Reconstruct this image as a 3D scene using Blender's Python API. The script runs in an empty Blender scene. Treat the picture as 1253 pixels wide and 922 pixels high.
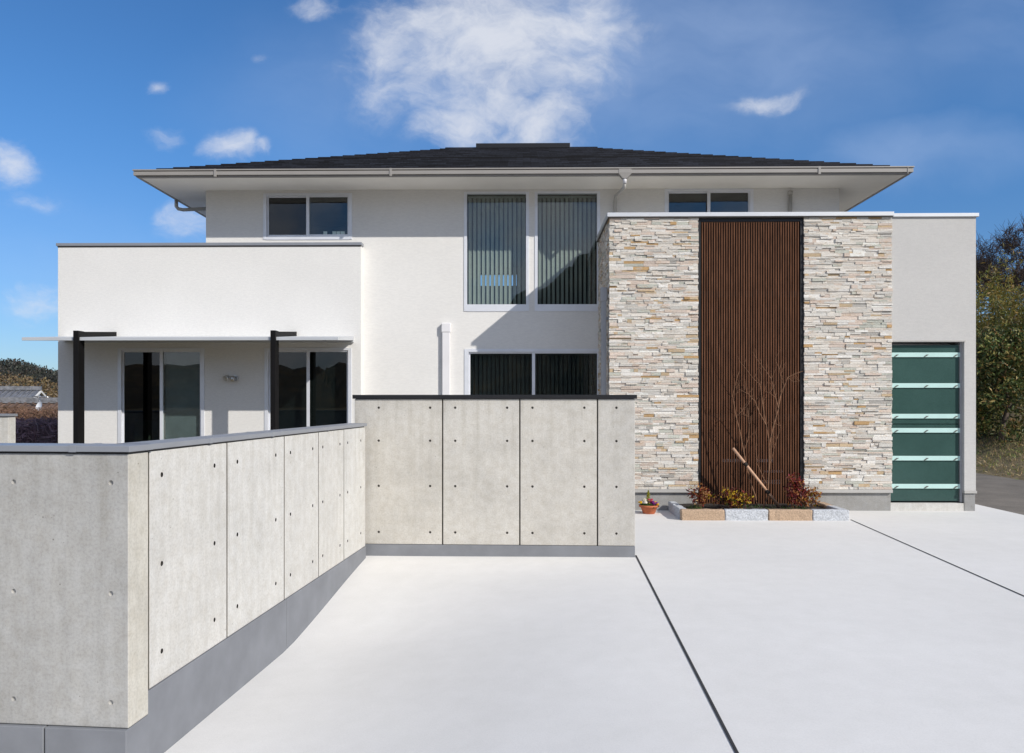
import bpy, bmesh, math, random
from mathutils import Vector, Matrix, noise as mnoise

C = bpy.context
S = C.scene
COL = S.collection
PI = math.pi

# ------------------------------------------------------------------ camera
F = 950.0; CX = 626.5; HY = 493.0; YAW = 0.0145; EYE = 1.8
cam = bpy.data.cameras.new('camera'); cam_o = bpy.data.objects.new('camera', cam); COL.objects.link(cam_o)
cam.sensor_width = 36.0; cam.lens = F / 1253 * 36.0
cam.shift_y = 32.0 / 1253
cam.clip_start = 0.05; cam.clip_end = 5000
cam_o.location = (0, 0, EYE); cam_o.rotation_euler = (PI / 2, 0, YAW)
S.camera = cam_o
S.render.resolution_x = 1024; S.render.resolution_y = 753

# ------------------------------------------------------------------ sky and sun
SUN = Vector((1.2, -1.0, 1.0)).normalized()          # towards the sun
ELEV = math.asin(SUN.z); ROT = math.atan2(SUN.x, SUN.y)
W = bpy.data.worlds.new('World'); S.world = W; W.use_nodes = True
SKY_STRENGTH = 0.122
def build_world():
    nt = W.node_tree; N = nt.nodes; L = nt.links; N.clear()
    out = N.new('ShaderNodeOutputWorld'); bg = N.new('ShaderNodeBackground'); bg.inputs[1].default_value = SKY_STRENGTH
    sky = N.new('ShaderNodeTexSky'); sky.sky_type = 'NISHITA'; sky.sun_disc = False
    sky.sun_elevation = ELEV; sky.sun_rotation = ROT; sky.altitude = 100; sky.air_density = 1.0; sky.dust_density = 0.35; sky.ozone_density = 2.4
    tc = N.new('ShaderNodeTexCoord'); sp = N.new('ShaderNodeSeparateXYZ'); L.new(tc.outputs['Generated'], sp.inputs[0])
    def math_n(op, a, b=None, c=None):
        n = N.new('ShaderNodeMath'); n.operation = op
        for i, v in enumerate((a, b, c)):
            if v is None: continue
            if isinstance(v, (int, float)): n.inputs[i].default_value = v
            else: L.new(v, n.inputs[i])
        return n.outputs[0]
    ay = math_n('MAXIMUM', math_n('ABSOLUTE', sp.outputs['Y']), 0.05)
    u = math_n('DIVIDE', sp.outputs['X'], ay); v = math_n('DIVIDE', sp.outputs['Z'], ay)
    cb = N.new('ShaderNodeCombineXYZ'); L.new(u, cb.inputs[0]); L.new(v, cb.inputs[1])
    uv = cb.outputs[0]
    def vmath(op, a, b):
        n = N.new('ShaderNodeVectorMath'); n.operation = op
        for i, w in enumerate((a, b)):
            if w is None: continue
            if isinstance(w, tuple): n.inputs[i].default_value = w
            else: L.new(w, n.inputs[i])
        return n
    nz = N.new('ShaderNodeTexNoise'); nz.inputs['Scale'].default_value = 9; nz.inputs['Detail'].default_value = 6; L.new(uv, nz.inputs['Vector'])
    wv = vmath('SUBTRACT', nz.outputs['Color'], (0.5, 0.5, 0.5)); wv2 = vmath('MULTIPLY', wv.outputs[0], (0.10, 0.075, 0))
    uvw = vmath('ADD', uv, wv2.outputs[0]).outputs[0]
    blobs = [(600, 40, 200, 130, 1.25), (560, 150, 70, 45, 1.15), (655, 150, 80, 60, 1.1), (600, 105, 110, 70, 1.2), (715, 25, 110, 70, .95), (475, 70, 80, 100, .78),
             (383, 8, 50, 28, 1.0), (278, 182, 55, 24, 1.08), (318, 187, 22, 16, .85), (203, 92, 20, 15, 1.0), (205, 160, 30, 22, .55),
             (930, 124, 62, 18, 1.05), (8, 198, 40, 38, 1.05), (35, 362, 52, 42, .70), (228, 268, 45, 34, .72), (30, 245, 60, 18, .45), (316, 62, 16, 10, .6)]
    veils = [(860, 60, 430, 190, 1.0), (1130, 185, 210, 60, .9), (430, 110, 260, 150, .55), (1200, 30, 260, 150, .6), (740, 60, 190, 170, 1.25), (500, 90, 190, 130, .9), (60, 300, 260, 120, .3)]
    def field(blobs, soft=1.25):
      acc = None
      for (px, py, rx, ry, st) in blobs:
          c = ((px - 640) / F, (HY - py) / F, 0); r = (F / rx, F / ry, 0)
          d = vmath('LENGTH', vmath('MULTIPLY', vmath('SUBTRACT', uvw, c).outputs[0], r).outputs[0], None).outputs['Value']
          mr = N.new('ShaderNodeMapRange'); mr.interpolation_type = 'SMOOTHSTEP'
          mr.inputs[1].default_value = 0; mr.inputs[2].default_value = soft; mr.inputs[3].default_value = st; mr.inputs[4].default_value = 0
          L.new(d, mr.inputs[0])
          acc = mr.outputs[0] if acc is None else math_n('MAXIMUM', acc, mr.outputs[0])
      return acc
    acc = field(blobs); veil = field(veils, 1.0)
    n2 = N.new('ShaderNodeTexNoise'); n2.inputs['Scale'].default_value = 11; n2.inputs['Detail'].default_value = 9; n2.inputs['Roughness'].default_value = .62
    mp = N.new('ShaderNodeMapping'); mp.inputs['Scale'].default_value = (1, 1.5, 1); mp.inputs['Rotation'].default_value = (0, 0, .5); L.new(uvw, mp.inputs[0]); L.new(mp.outputs[0], n2.inputs['Vector'])
    n3 = N.new('ShaderNodeTexNoise'); n3.inputs['Scale'].default_value = 3.2; n3.inputs['Detail'].default_value = 4
    L.new(uvw, n3.inputs['Vector'])
    dens = math_n('ADD', acc, math_n('MULTIPLY', math_n('SUBTRACT', n2.outputs[0], .5), 2.7))
    dens = math_n('ADD', dens, math_n('MULTIPLY', math_n('SUBTRACT', n3.outputs[0], .5), .55))
    ms = N.new('ShaderNodeMapRange'); ms.interpolation_type = 'SMOOTHSTEP'
    ms.inputs[1].default_value = .05; ms.inputs[2].default_value = 1.55; ms.inputs[3].default_value = 0; ms.inputs[4].default_value = .85
    L.new(dens, ms.inputs[0])
    fac = math_n('MULTIPLY', ms.outputs[0], math_n('MINIMUM', math_n('MULTIPLY', acc, 2.4), 1.0))
    nv = N.new('ShaderNodeTexNoise'); nv.inputs['Scale'].default_value = 3.5; nv.inputs['Detail'].default_value = 5; nv.inputs['Roughness'].default_value = .55
    mv = N.new('ShaderNodeMapping'); mv.inputs['Scale'].default_value = (1, 2.2, 1); mv.inputs['Rotation'].default_value = (0, 0, .45); L.new(uvw, mv.inputs[0]); L.new(mv.outputs[0], nv.inputs['Vector'])
    rv = N.new('ShaderNodeMapRange'); rv.inputs[1].default_value = .3; rv.inputs[2].default_value = .7; rv.inputs[3].default_value = .14; rv.inputs[4].default_value = .46; L.new(nv.outputs[0], rv.inputs[0])
    vfac = math_n('MULTIPLY', veil, rv.outputs[0])
    # broken cloud behind the photographer, mirrored by the windows; cover widened to add white fill
    back = N.new('ShaderNodeMapRange'); back.inputs[1].default_value = .05; back.inputs[2].default_value = -.25; back.inputs[3].default_value = 0; back.inputs[4].default_value = 1; L.new(sp.outputs['Y'], back.inputs[0])
    bc = N.new('ShaderNodeMapRange'); bc.interpolation_type = 'SMOOTHSTEP'; bc.inputs[1].default_value = .33; bc.inputs[2].default_value = .62; bc.inputs[3].default_value = 0; bc.inputs[4].default_value = .85
    nb = N.new('ShaderNodeTexNoise'); nb.inputs['Scale'].default_value = 5.5; nb.inputs['Detail'].default_value = 6; L.new(uvw, nb.inputs['Vector']); L.new(nb.outputs[0], bc.inputs[0])
    fac = math_n('MAXIMUM', fac, math_n('MULTIPLY', bc.outputs[0], back.outputs[0]))
    # a thin veil everywhere that thickens towards the horizon
    tint = N.new('ShaderNodeMixRGB'); tint.blend_type = 'MULTIPLY'; tint.inputs[0].default_value = 1
    el = N.new('ShaderNodeMapRange'); el.interpolation_type = 'SMOOTHSTEP'; el.inputs[1].default_value = -.02; el.inputs[2].default_value = .36; L.new(sp.outputs['Z'], el.inputs[0])
    tm = N.new('ShaderNodeMixRGB'); tm.inputs[1].default_value = SKY_LOW; tm.inputs[2].default_value = SKY_TINT; L.new(el.outputs[0], tm.inputs[0]); L.new(tm.outputs[0], tint.inputs[2])
    L.new(sky.outputs[0], tint.inputs[1])
    vm = N.new('ShaderNodeMixRGB'); L.new(vfac, vm.inputs[0]); L.new(tint.outputs[0], vm.inputs[1]); vm.inputs[2].default_value = VEIL
    mix = N.new('ShaderNodeMixRGB'); L.new(fac, mix.inputs[0]); L.new(vm.outputs[0], mix.inputs[1]); mix.inputs[2].default_value = CLOUD
    L.new(mix.outputs[0], bg.inputs[0]); L.new(bg.outputs[0], out.inputs[0])
SKY_TINT = (0.41, 0.735, 1.04, 1); SKY_LOW = (0.46, 0.60, 0.84, 1)
CLOUD = (6.2, 6.4, 6.9, 1); VEIL = (3.9, 4.9, 6.9, 1)
build_world()
sun = bpy.data.lights.new('sun', 'SUN'); sun.energy = 4.3; sun.angle = math.radians(0.53); sun.color = (1.0, 0.945, 0.86)
sun_o = bpy.data.objects.new('sun', sun); COL.objects.link(sun_o)
sun_o.rotation_euler = SUN.to_track_quat('Z', 'Y').to_euler(); sun_o.location = SUN * 60
S.view_settings.view_transform = 'Standard'; S.view_settings.look = 'None'; S.view_settings.gamma = 1.0
S.view_settings.use_curve_mapping = False
S.view_settings.exposure = 0.04

# ------------------------------------------------------------------ measuring helpers (photo pixel -> real point at a known distance)
cY, sY = math.cos(YAW), math.sin(YAW)
def PX(px, Y):
    u = (px - CX) / F
    return Y * (u * cY - sY) / (u * sY + cY)
def PZ(py, Y, px=640):
    u = (px - CX) / F
    return EYE + Y / (u * sY + cY) * (HY - py) / F
def camxy(px, D):
    xc = (px - CX) / F * D
    return Vector((xc * cY - D * sY, xc * sY + D * cY))
def ray_hit(p0, p1, px):
    u = (px - CX) / F
    d = Vector((u * cY - sY, u * sY + cY)); e = p1 - p0
    # k*d = p0 + s*e
    det = d.x * (-e.y) + e.x * d.y
    s = (d.x * p0.y - d.y * p0.x) / (d.y * e.x - d.x * e.y)
    return s * e.length

# ------------------------------------------------------------------ material helpers
def new_mat(name):
    m = bpy.data.materials.new(name); m.use_nodes = True
    nt = m.node_tree; b = nt.nodes['Principled BSDF']
    return m, nt, b
def nnoise(nt, scale, detail=4, rough=.55, coord='Object', mapscale=None):
    tc = nt.nodes.new('ShaderNodeTexCoord'); n = nt.nodes.new('ShaderNodeTexNoise')
    n.inputs['Scale'].default_value = scale; n.inputs['Detail'].default_value = detail; n.inputs['Roughness'].default_value = rough
    if mapscale:
        mp = nt.nodes.new('ShaderNodeMapping'); mp.inputs['Scale'].default_value = mapscale
        nt.links.new(tc.outputs[coord], mp.inputs[0]); nt.links.new(mp.outputs[0], n.inputs['Vector'])
    else: nt.links.new(tc.outputs[coord], n.inputs['Vector'])
    return n
def ramp(nt, fac, stops):
    r = nt.nodes.new('ShaderNodeValToRGB'); e = r.color_ramp.elements
    while len(e) < len(stops): e.new(.5)
    for i, (p, c) in enumerate(stops): e[i].position = p; e[i].color = (*c, 1)
    nt.links.new(fac, r.inputs[0]); return r
def mixc(nt, fac, a, b, mode='MIX'):
    m = nt.nodes.new('ShaderNodeMixRGB'); m.blend_type = mode
    for i, v in ((0, fac), (1, a), (2, b)):
        if isinstance(v, (int, float)): m.inputs[i].default_value = v
        elif isinstance(v, tuple): m.inputs[i].default_value = (*v, 1) if len(v) == 3 else v
        else: nt.links.new(v, m.inputs[i])
    return m.outputs[0]
def bump(nt, b, h, strength=.2, dist=.01):
    n = nt.nodes.new('ShaderNodeBump'); n.inputs['Strength'].default_value = strength; n.inputs['Distance'].default_value = dist
    nt.links.new(h, n.inputs['Height']); nt.links.new(n.outputs[0], b.inputs['Normal'])
def simple(name, col, rough=.6, metal=0, var=.12, scale=6, bscale=None, bstr=.1, spec=.5, mapscale=None, bdist=.003):
    m, nt, b = new_mat(name)
    n = nnoise(nt, scale, 5, mapscale=mapscale)
    lo = tuple(c * (1 - var) for c in col); hi = tuple(min(1, c * (1 + var)) for c in col)
    r = ramp(nt, n.outputs[0], [(.3, lo), (.7, hi)])
    nt.links.new(r.outputs[0], b.inputs['Base Color'])
    b.inputs['Roughness'].default_value = rough; b.inputs['Metallic'].default_value = metal
    b.inputs['Specular IOR Level'].default_value = spec
    if bscale:
        n2 = nnoise(nt, bscale, 4); bump(nt, b, n2.outputs[0], bstr, bdist)
    return m
def stucco(name, col, g=170):
    m, nt, b = new_mat(name)
    n = nnoise(nt, 1.1, 6); n2 = nnoise(nt, g, 3, .7); n3 = nnoise(nt, 14, 5, .6, mapscale=(1, 1, 3.5))
    c = ramp(nt, n.outputs[0], [(.3, tuple(x * .955 for x in col)), (.7, col)]).outputs[0]
    c = mixc(nt, 1, c, ramp(nt, n3.outputs[0], [(.35, (.935, .935, .94)), (.65, (1, 1, 1))]).outputs[0], 'MULTIPLY')
    c = mixc(nt, 1, c, ramp(nt, n2.outputs[0], [(.35, (.90, .90, .90)), (.6, (1, 1, 1))]).outputs[0], 'MULTIPLY')
    nt.links.new(c, b.inputs['Base Color']); b.inputs['Roughness'].default_value = .92; b.inputs['Specular IOR Level'].default_value = .25
    bump(nt, b, n2.outputs[0], .45, .006)
    return m
def concrete(name, col, var=.13, streak=.10):
    m, nt, b = new_mat(name)
    n = nnoise(nt, 1.7, 8, .62); n2 = nnoise(nt, 60, 5, .7); n3 = nnoise(nt, 3.0, 6, .6, mapscale=(5, 5, .55)); n4 = nnoise(nt, 11, 6, .65)
    c = ramp(nt, n.outputs[0], [(.3, tuple(x * (1 - var) for x in col)), (.52, col), (.72, tuple(min(1, x * (1 + var * .6)) for x in col))]).outputs[0]
    warm = ramp(nt, n4.outputs[0], [(.36, (.90, .885, .86)), (.6, (1, 1, 1))]).outputs[0]
    c = mixc(nt, 1, c, warm, 'MULTIPLY')
    c = mixc(nt, 1, c, ramp(nt, n3.outputs[0], [(.35, (1 - streak,) * 3), (.62, (1, 1, 1))]).outputs[0], 'MULTIPLY')
    c = mixc(nt, 1, c, ramp(nt, n2.outputs[0], [(.36, (.84, .84, .84)), (.55, (1, 1, 1))]).outputs[0], 'MULTIPLY')
    # sparse air-bubble pits
    v = nt.nodes.new('ShaderNodeTexVoronoi'); v.inputs['Scale'].default_value = 16
    tc = nt.nodes.new('ShaderNodeTexCoord'); nt.links.new(tc.outputs['Object'], v.inputs['Vector'])
    pit = ramp(nt, v.outputs['Distance'], [(.055, (.45, .44, .42)), (.09, (1, 1, 1))]).outputs[0]
    n5 = nnoise(nt, 2.2, 2); sel = ramp(nt, n5.outputs[0], [(.52, (0, 0, 0)), (.6, (1, 1, 1))]).outputs[0]
    c = mixc(nt, sel, c, mixc(nt, 1, c, pit, 'MULTIPLY'))
    oi = nt.nodes.new('ShaderNodeObjectInfo')
    c = mixc(nt, 1, c, ramp(nt, oi.outputs['Random'], [(0, (.93, .93, .935)), (.5, (.985, .975, .96)), (1, (1, 1, 1))]).outputs[0], 'MULTIPLY')
    ns = nnoise(nt, 3.2, 5, .6, mapscale=(4, 4, .18)); sz = nt.nodes.new('ShaderNodeSeparateXYZ'); nt.links.new(tc.outputs['Object'], sz.inputs[0])
    top = nt.nodes.new('ShaderNodeMapRange'); top.inputs[1].default_value = .75; top.inputs[2].default_value = 1.5; nt.links.new(sz.outputs['Z'], top.inputs[0])
    sm = nt.nodes.new('ShaderNodeMath'); sm.operation = 'MULTIPLY'; nt.links.new(top.outputs[0], sm.inputs[0]); nt.links.new(ramp(nt, ns.outputs[0], [(.5, (0, 0, 0)), (.68, (.75, .75, .75))]).outputs[0], sm.inputs[1])
    c = mixc(nt, sm.outputs[0], c, mixc(nt, 1, c, (.83, .82, .79), 'MULTIPLY'))
    nt.links.new(c, b.inputs['Base Color']); b.inputs['Roughness'].default_value = .82; b.inputs['Specular IOR Level'].default_value = .3
    bump(nt, b, n2.outputs[0], .22, .004)
    return m
def glass(name, tint=(.90, .93, .915), refl=1.0, f0=.05):
    m = bpy.data.materials.new(name); m.use_nodes = True; nt = m.node_tree; nt.nodes.clear()
    o = nt.nodes.new('ShaderNodeOutputMaterial'); mx = nt.nodes.new('ShaderNodeMixShader'); t = nt.nodes.new('ShaderNodeBsdfTransparent'); g = nt.nodes.new('ShaderNodeBsdfGlossy')
    lw = nt.nodes.new('ShaderNodeLayerWeight'); lw.inputs[0].default_value = .5
    pw = nt.nodes.new('ShaderNodeMath'); pw.operation = 'POWER'; pw.inputs[1].default_value = 5; nt.links.new(lw.outputs['Facing'], pw.inputs[0])
    fr = nt.nodes.new('ShaderNodeMath'); fr.operation = 'MULTIPLY_ADD'; fr.inputs[1].default_value = 1 - f0; fr.inputs[2].default_value = f0; nt.links.new(pw.outputs[0], fr.inputs[0])
    t.inputs[0].default_value = (*tint, 1); g.inputs['Roughness'].default_value = .0; g.inputs[0].default_value = (refl, refl, refl, 1)
    n = nnoise(nt, .9, 2); bp = nt.nodes.new('ShaderNodeBump'); bp.inputs['Strength'].default_value = .12; bp.inputs['Distance'].default_value = .01
    nt.links.new(n.outputs[0], bp.inputs['Height']); nt.links.new(bp.outputs[0], g.inputs['Normal'])
    nt.links.new(fr.outputs[0], mx.inputs[0]); nt.links.new(t.outputs[0], mx.inputs[1]); nt.links.new(g.outputs[0], mx.inputs[2]); nt.links.new(mx.outputs[0], o.inputs[0])
    return m
def attr_mat(name, rough=.8, noise_scale=40, lo=.8, bstr=.4, trans=0.0, spec=.3, mapscale=None):
    m, nt, b = new_mat(name)
    a = nt.nodes.new('ShaderNodeAttribute'); a.attribute_name = 'tone'
    n = nnoise(nt, noise_scale, 5, .65, mapscale=mapscale)
    c = mixc(nt, 1, a.outputs['Color'], ramp(nt, n.outputs[0], [(.3, (lo, lo * .985, lo * .96)), (.65, (1, 1, 1))]).outputs[0], 'MULTIPLY')
    nt.links.new(c, b.inputs['Base Color']); b.inputs['Roughness'].default_value = rough; b.inputs['Specular IOR Level'].default_value = spec
    if bstr: bump(nt, b, n.outputs[0], bstr, .01)
    if trans:
        t = nt.nodes.new('ShaderNodeBsdfTranslucent'); nt.links.new(c, t.inputs[0]); mx = nt.nodes.new('ShaderNodeMixShader'); mx.inputs[0].default_value = trans
        nt.links.new(b.outputs[0], mx.inputs[1]); nt.links.new(t.outputs[0], mx.inputs[2]); nt.links.new(mx.outputs[0], nt.nodes['Material Output'].inputs[0])
    return m

# ------------------------------------------------------------------ mesh helpers
class MB:
    def __init__(s): s.v = []; s.f = []; s.c = []; s.sm = []
    def quad(s, pts, col=None, smooth=False):
        i = len(s.v); s.v += [tuple(p) for p in pts]; s.f.append(tuple(range(i, i + len(pts)))); s.c.append(col); s.sm.append(smooth)
    def box(s, x0, x1, y0, y1, z0, z1, col=None, M=None):
        p = [(x0, y0, z0), (x1, y0, z0), (x1, y1, z0), (x0, y1, z0), (x0, y0, z1), (x1, y0, z1), (x1, y1, z1), (x0, y1, z1)]
        s.hexa(p, col, M)
    def hexa(s, p, col=None, M=None):
        if M is not None: p = [M @ Vector(q) for q in p]
        i = len(s.v); s.v += [tuple(q) for q in p]
        for q in ((0, 3, 2, 1), (4, 5, 6, 7), (0, 1, 5, 4), (1, 2, 6, 5), (2, 3, 7, 6), (3, 0, 4, 7)):
            s.f.append(tuple(i + k for k in q)); s.c.append(col); s.sm.append(False)
    def tube(s, pts, radii, n=8, col=None, caps=True):
        pts = [Vector(p) for p in pts]
        if isinstance(radii, (int, float)): radii = [radii] * len(pts)
        base = len(s.v); up = None
        for k, p in enumerate(pts):
            d = (pts[min(k + 1, len(pts) - 1)] - pts[max(k - 1, 0)])
            if d.length < 1e-9: d = Vector((0, 0, 1))
            d.normalize()
            if up is None:
                up = d.orthogonal().normalized()
            else:
                up = (up - d * up.dot(d))
                up = up.normalized() if up.length > 1e-6 else d.orthogonal().normalized()
            q = d.cross(up)
            for j in range(n):
                a = 2 * PI * j / n
                s.v.append(tuple(p + (up * math.cos(a) + q * math.sin(a)) * radii[k]))
        for k in range(len(pts) - 1):
            for j in range(n):
                a = base + k * n + j; b = base + k * n + (j + 1) % n
                s.f.append((a, b, b + n, a + n)); s.c.append(col); s.sm.append(n > 5)
        if caps:
            s.f.append(tuple(base + j for j in reversed(range(n)))); s.c.append(col); s.sm.append(False)
            e = base + (len(pts) - 1) * n
            s.f.append(tuple(e + j for j in range(n))); s.c.append(col); s.sm.append(False)
    def lathe(s, prof, n=24, loc=(0, 0, 0), col=None, M=None):
        base = len(s.v)
        for (r, z) in prof:
            for j in range(n):
                a = 2 * PI * j / n; p = Vector((loc[0] + r * math.cos(a), loc[1] + r * math.sin(a), loc[2] + z))
                if M is not None: p = M @ p
                s.v.append(tuple(p))
        for k in range(len(prof) - 1):
            for j in range(n):
                a = base + k * n + j; b = base + k * n + (j + 1) % n
                s.f.append((a, b, b + n, a + n)); s.c.append(col); s.sm.append(True)
    def build(s, name, mat=None, parent=None, bevel=0, shift=None):
        me = bpy.data.meshes.new(name)
        vv = s.v
        me.from_pydata(vv, [], s.f); me.update()
        if any(c is not None for c in s.c):
            at = me.color_attributes.new('tone', 'FLOAT_COLOR', 'CORNER')
            buf = []
            for poly, c in zip(me.polygons, s.c):
                c = c or (.5, .5, .5)
                buf += [c[0], c[1], c[2], 1.0] * poly.loop_total
            at.data.foreach_set('color', buf)
        me.polygons.foreach_set('use_smooth', s.sm)
        o = bpy.data.objects.new(name, me); COL.objects.link(o)
        if mat: me.materials.append(mat)
        if parent: o.parent = parent
        if bevel:
            b = o.modifiers.new('bevel', 'BEVEL'); b.width = bevel; b.segments = 2; b.limit_method = 'ANGLE'; b.angle_limit = .6
        return o
def islands(mb):
    # one MB per box of eight vertices
    out = []
    for k in range(0, len(mb.v), 8):
        n = MB(); n.v = mb.v[k:k + 8]
        for f, c, q in zip(mb.f, mb.c, mb.sm):
            if k <= f[0] < k + 8: n.f.append(tuple(i - k for i in f)); n.c.append(c); n.sm.append(q)
        out.append(n)
    return out
def empty(name, loc, rz=0):
    o = bpy.data.objects.new(name, None); COL.objects.link(o); o.location = loc; o.rotation_euler = (0, 0, rz); o.empty_display_size = .2
    return o
def tag(o, label=None, cat=None, group=None, kind=None):
    if label: o['label'] = label
    if cat: o['category'] = cat
    if group: o['group'] = group
    if kind: o['kind'] = kind
    return o
def boolean_cut(o, cutter):
    m = o.modifiers.new('cut', 'BOOLEAN'); m.operation = 'DIFFERENCE'; m.solver = 'EXACT'; m.object = cutter
    dg = C.evaluated_depsgraph_get(); dg.update()
    me = bpy.data.meshes.new_from_object(o.evaluated_get(dg))
    o.modifiers.clear(); old = o.data; o.data = me; me.name = o.name
    if not len(me.materials):
        for m_ in old.materials: me.materials.append(m_)
    cm = cutter.data; bpy.data.objects.remove(cutter); bpy.data.meshes.remove(cm)
def wallgrid(mb, x0, x1, z0, z1, holes, yf, yb):
    xs = sorted({x0, x1, *[h[0] for h in holes], *[h[1] for h in holes]}); xs = [x for x in xs if x0 - 1e-9 <= x <= x1 + 1e-9]
    zs = sorted({z0, z1, *[h[2] for h in holes], *[h[3] for h in holes]}); zs = [z for z in zs if z0 - 1e-9 <= z <= z1 + 1e-9]
    def solid(i, j):
        if i < 0 or j < 0 or i >= len(xs) - 1 or j >= len(zs) - 1: return False
        cx = (xs[i] + xs[i + 1]) / 2; cz = (zs[j] + zs[j + 1]) / 2
        return not any(h[0] < cx < h[1] and h[2] < cz < h[3] for h in holes)
    for i in range(len(xs) - 1):
        for j in range(len(zs) - 1):
            if not solid(i, j): continue
            a, b, c, d = xs[i], xs[i + 1], zs[j], zs[j + 1]
            mb.quad([(a, yf, c), (b, yf, c), (b, yf, d), (a, yf, d)]); mb.quad([(a, yb, c), (a, yb, d), (b, yb, d), (b, yb, c)])
            if not solid(i - 1, j): mb.quad([(a, yf, c), (a, yf, d), (a, yb, d), (a, yb, c)])
            if not solid(i + 1, j): mb.quad([(b, yf, c), (b, yb, c), (b, yb, d), (b, yf, d)])
            if not solid(i, j - 1): mb.quad([(a, yf, c), (a, yb, c), (b, yb, c), (b, yf, c)])
            if not solid(i, j + 1): mb.quad([(a, yf, d), (b, yf, d), (b, yb, d), (a, yb, d)])
def smooth(a, b, x):
    t = min(1, max(0, (x - a) / (b - a))); return t * t * (3 - 2 * t)
def fbm(x, y, z=0, o=4):
    return sum(mnoise.noise(Vector((x * 2 ** k, y * 2 ** k, z + 7.3 * k))) / 2 ** k for k in range(o))

# ------------------------------------------------------------------ materials
M_stucco = stucco('white_stucco', (.785, .775, .755))
M_stucco_grey = stucco('pale_grey_stucco', (.56, .55, .535), 110)
M_conc_side = concrete('light_concrete', (.605, .598, .575), .10, .08)
M_conc_end = concrete('stained_concrete', (.55, .53, .475), .16, .12)
M_conc_back = concrete('mottled_concrete', (.56, .543, .507), .15, .05)
M_conc_front = concrete('grey_concrete', (.435, .432, .42), .14, .10)
M_plinth = simple('grey_painted_plinth', (.185, .193, .211), .8, var=.11, scale=3.5, bscale=90, bstr=.12)
M_base = concrete('foundation_mortar', (.33, .33, .325), .10, .05)
M_cope = simple('grey_coated_aluminium', (.30, .315, .345), .42, .35, .05, 3)
M_cope_b = simple('black_coated_aluminium', (.012, .012, .014), .4, .1, .1, 3)
M_cap = simple('pale_cap_metal', (.62, .635, .66), .4, .3, .04, 3)
M_frame = simple('silver_aluminium', (.72, .74, .79), .42, .25, .05, 4)
M_gutter = simple('beige_gutter_vinyl', (.29, .275, .26), .5, 0, .05, 2)
M_soffit = simple('soffit_board', (.80, .775, .73), .85, 0, .04, 2)
M_black = simple('black_post_paint', (.007, .0066, .007), .6, 0, .2, 4, spec=.15)
M_pipe_w = simple('white_pvc', (.72, .71, .73), .45, 0, .03, 3)
M_pipe_g = simple('grey_pvc', (.32, .325, .34), .5, 0, .05, 3)
M_pipe_t = simple('taupe_pvc', (.42, .41, .39), .5, 0, .05, 3)
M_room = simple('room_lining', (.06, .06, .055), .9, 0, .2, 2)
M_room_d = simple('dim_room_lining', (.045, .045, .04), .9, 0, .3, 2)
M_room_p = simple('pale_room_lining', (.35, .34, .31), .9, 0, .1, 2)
M_blind = simple('grey_green_blind', (.245, .27, .25), .8, 0, .06, 3)
M_blind_shade = simple('shaded_blind', (.035, .045, .042), .8, 0, .1, 3)  # same blind with the shade of the lower window put into its colour
M_glass = glass('window_glass')
M_glass_d = glass('screened_dark_glass', (.30, .33, .33))  # insect screen tint; on the right door it stands in for darkness inside
M_canopy = simple('pale_canopy_sheet', (.55, .57, .60), .45, .2, .04, 3)
M_steel = simple('brushed_steel', (.55, .56, .57), .3, .9, .05, 8)
M_trim_shade = simple('dark_trim_shade', (.10, .092, .085), .5, .2, .1, 4)  # dark trim; also the painted shade of cap and clamps
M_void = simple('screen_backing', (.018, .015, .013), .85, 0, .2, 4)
M_granite_g = simple('grey_granite', (.46, .48, .51), .85, 0, .35, 55, 45, .8, bdist=.012)
M_granite_b = simple('tan_granite', (.42, .30, .205), .85, 0, .30, 50, 40, .8, bdist=.012)
M_soil = simple('planter_soil', (.028, .021, .016), .95, 0, .5, 25, 60, .9, bdist=.02)
M_holeplug = simple('tie_hole_mortar', (.022, .021, .02), .95, 0, .2, 20)
M_jointdirt = simple('joint_grime', (.095, .085, .07), .95, 0, .4, 8)
M_terra = simple('terracotta', (.44, .125, .05), .75, 0, .12, 10, 60, .15)
M_bark = simple('sapling_bark', (.185, .095, .05), .8, 0, .3, 30, 80, .4)
M_barkd = simple('grey_bark', (.11, .085, .07), .9, 0, .3, 9, 30, .6)
M_stake = simple('peeled_stake_wood', (.50, .30, .19), .7, 0, .15, 20, 60, .2, mapscale=(1, 1, .2))
M_tie = simple('palm_rope_tie', (.02, .015, .012), .9, 0, .3, 60)
M_leaf = attr_mat('leaf', .55, 30, .8, 0, .22, .4)
M_petal = attr_mat('petal', .7, 60, .85, 0, .15)
M_twig = attr_mat('twig', .9, 20, .7, 0)
def stone_mat():
    m, nt, b = new_mat('ledge_stone')
    a = nt.nodes.new('ShaderNodeAttribute'); a.attribute_name = 'tone'
    n = nnoise(nt, 42, 6, .7, mapscale=(1, 1, 2.4)); n2 = nnoise(nt, 9, 5, .65, mapscale=(1, 1, 3)); n3 = nnoise(nt, 6.5, 4, .6, mapscale=(1, 1, 4))
    c = mixc(nt, ramp(nt, n2.outputs[0], [(.56, (0, 0, 0)), (.74, (.75, .75, .75))]).outputs[0], a.outputs['Color'], (.55, .36, .19))
    c = mixc(nt, ramp(nt, n3.outputs[0], [(.58, (0, 0, 0)), (.72, (.5, .5, .5))]).outputs[0], c, (.50, .52, .51))
    c = mixc(nt, 1, c, ramp(nt, n.outputs[0], [(.3, (.72, .70, .67)), (.6, (1, 1, 1))]).outputs[0], 'MULTIPLY')
    nt.links.new(c, b.inputs['Base Color']); b.inputs['Roughness'].default_value = .85; b.inputs['Specular IOR Level'].default_value = .3
    bump(nt, b, n.outputs[0], .8, .018); return m
M_stone = stone_mat()
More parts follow.
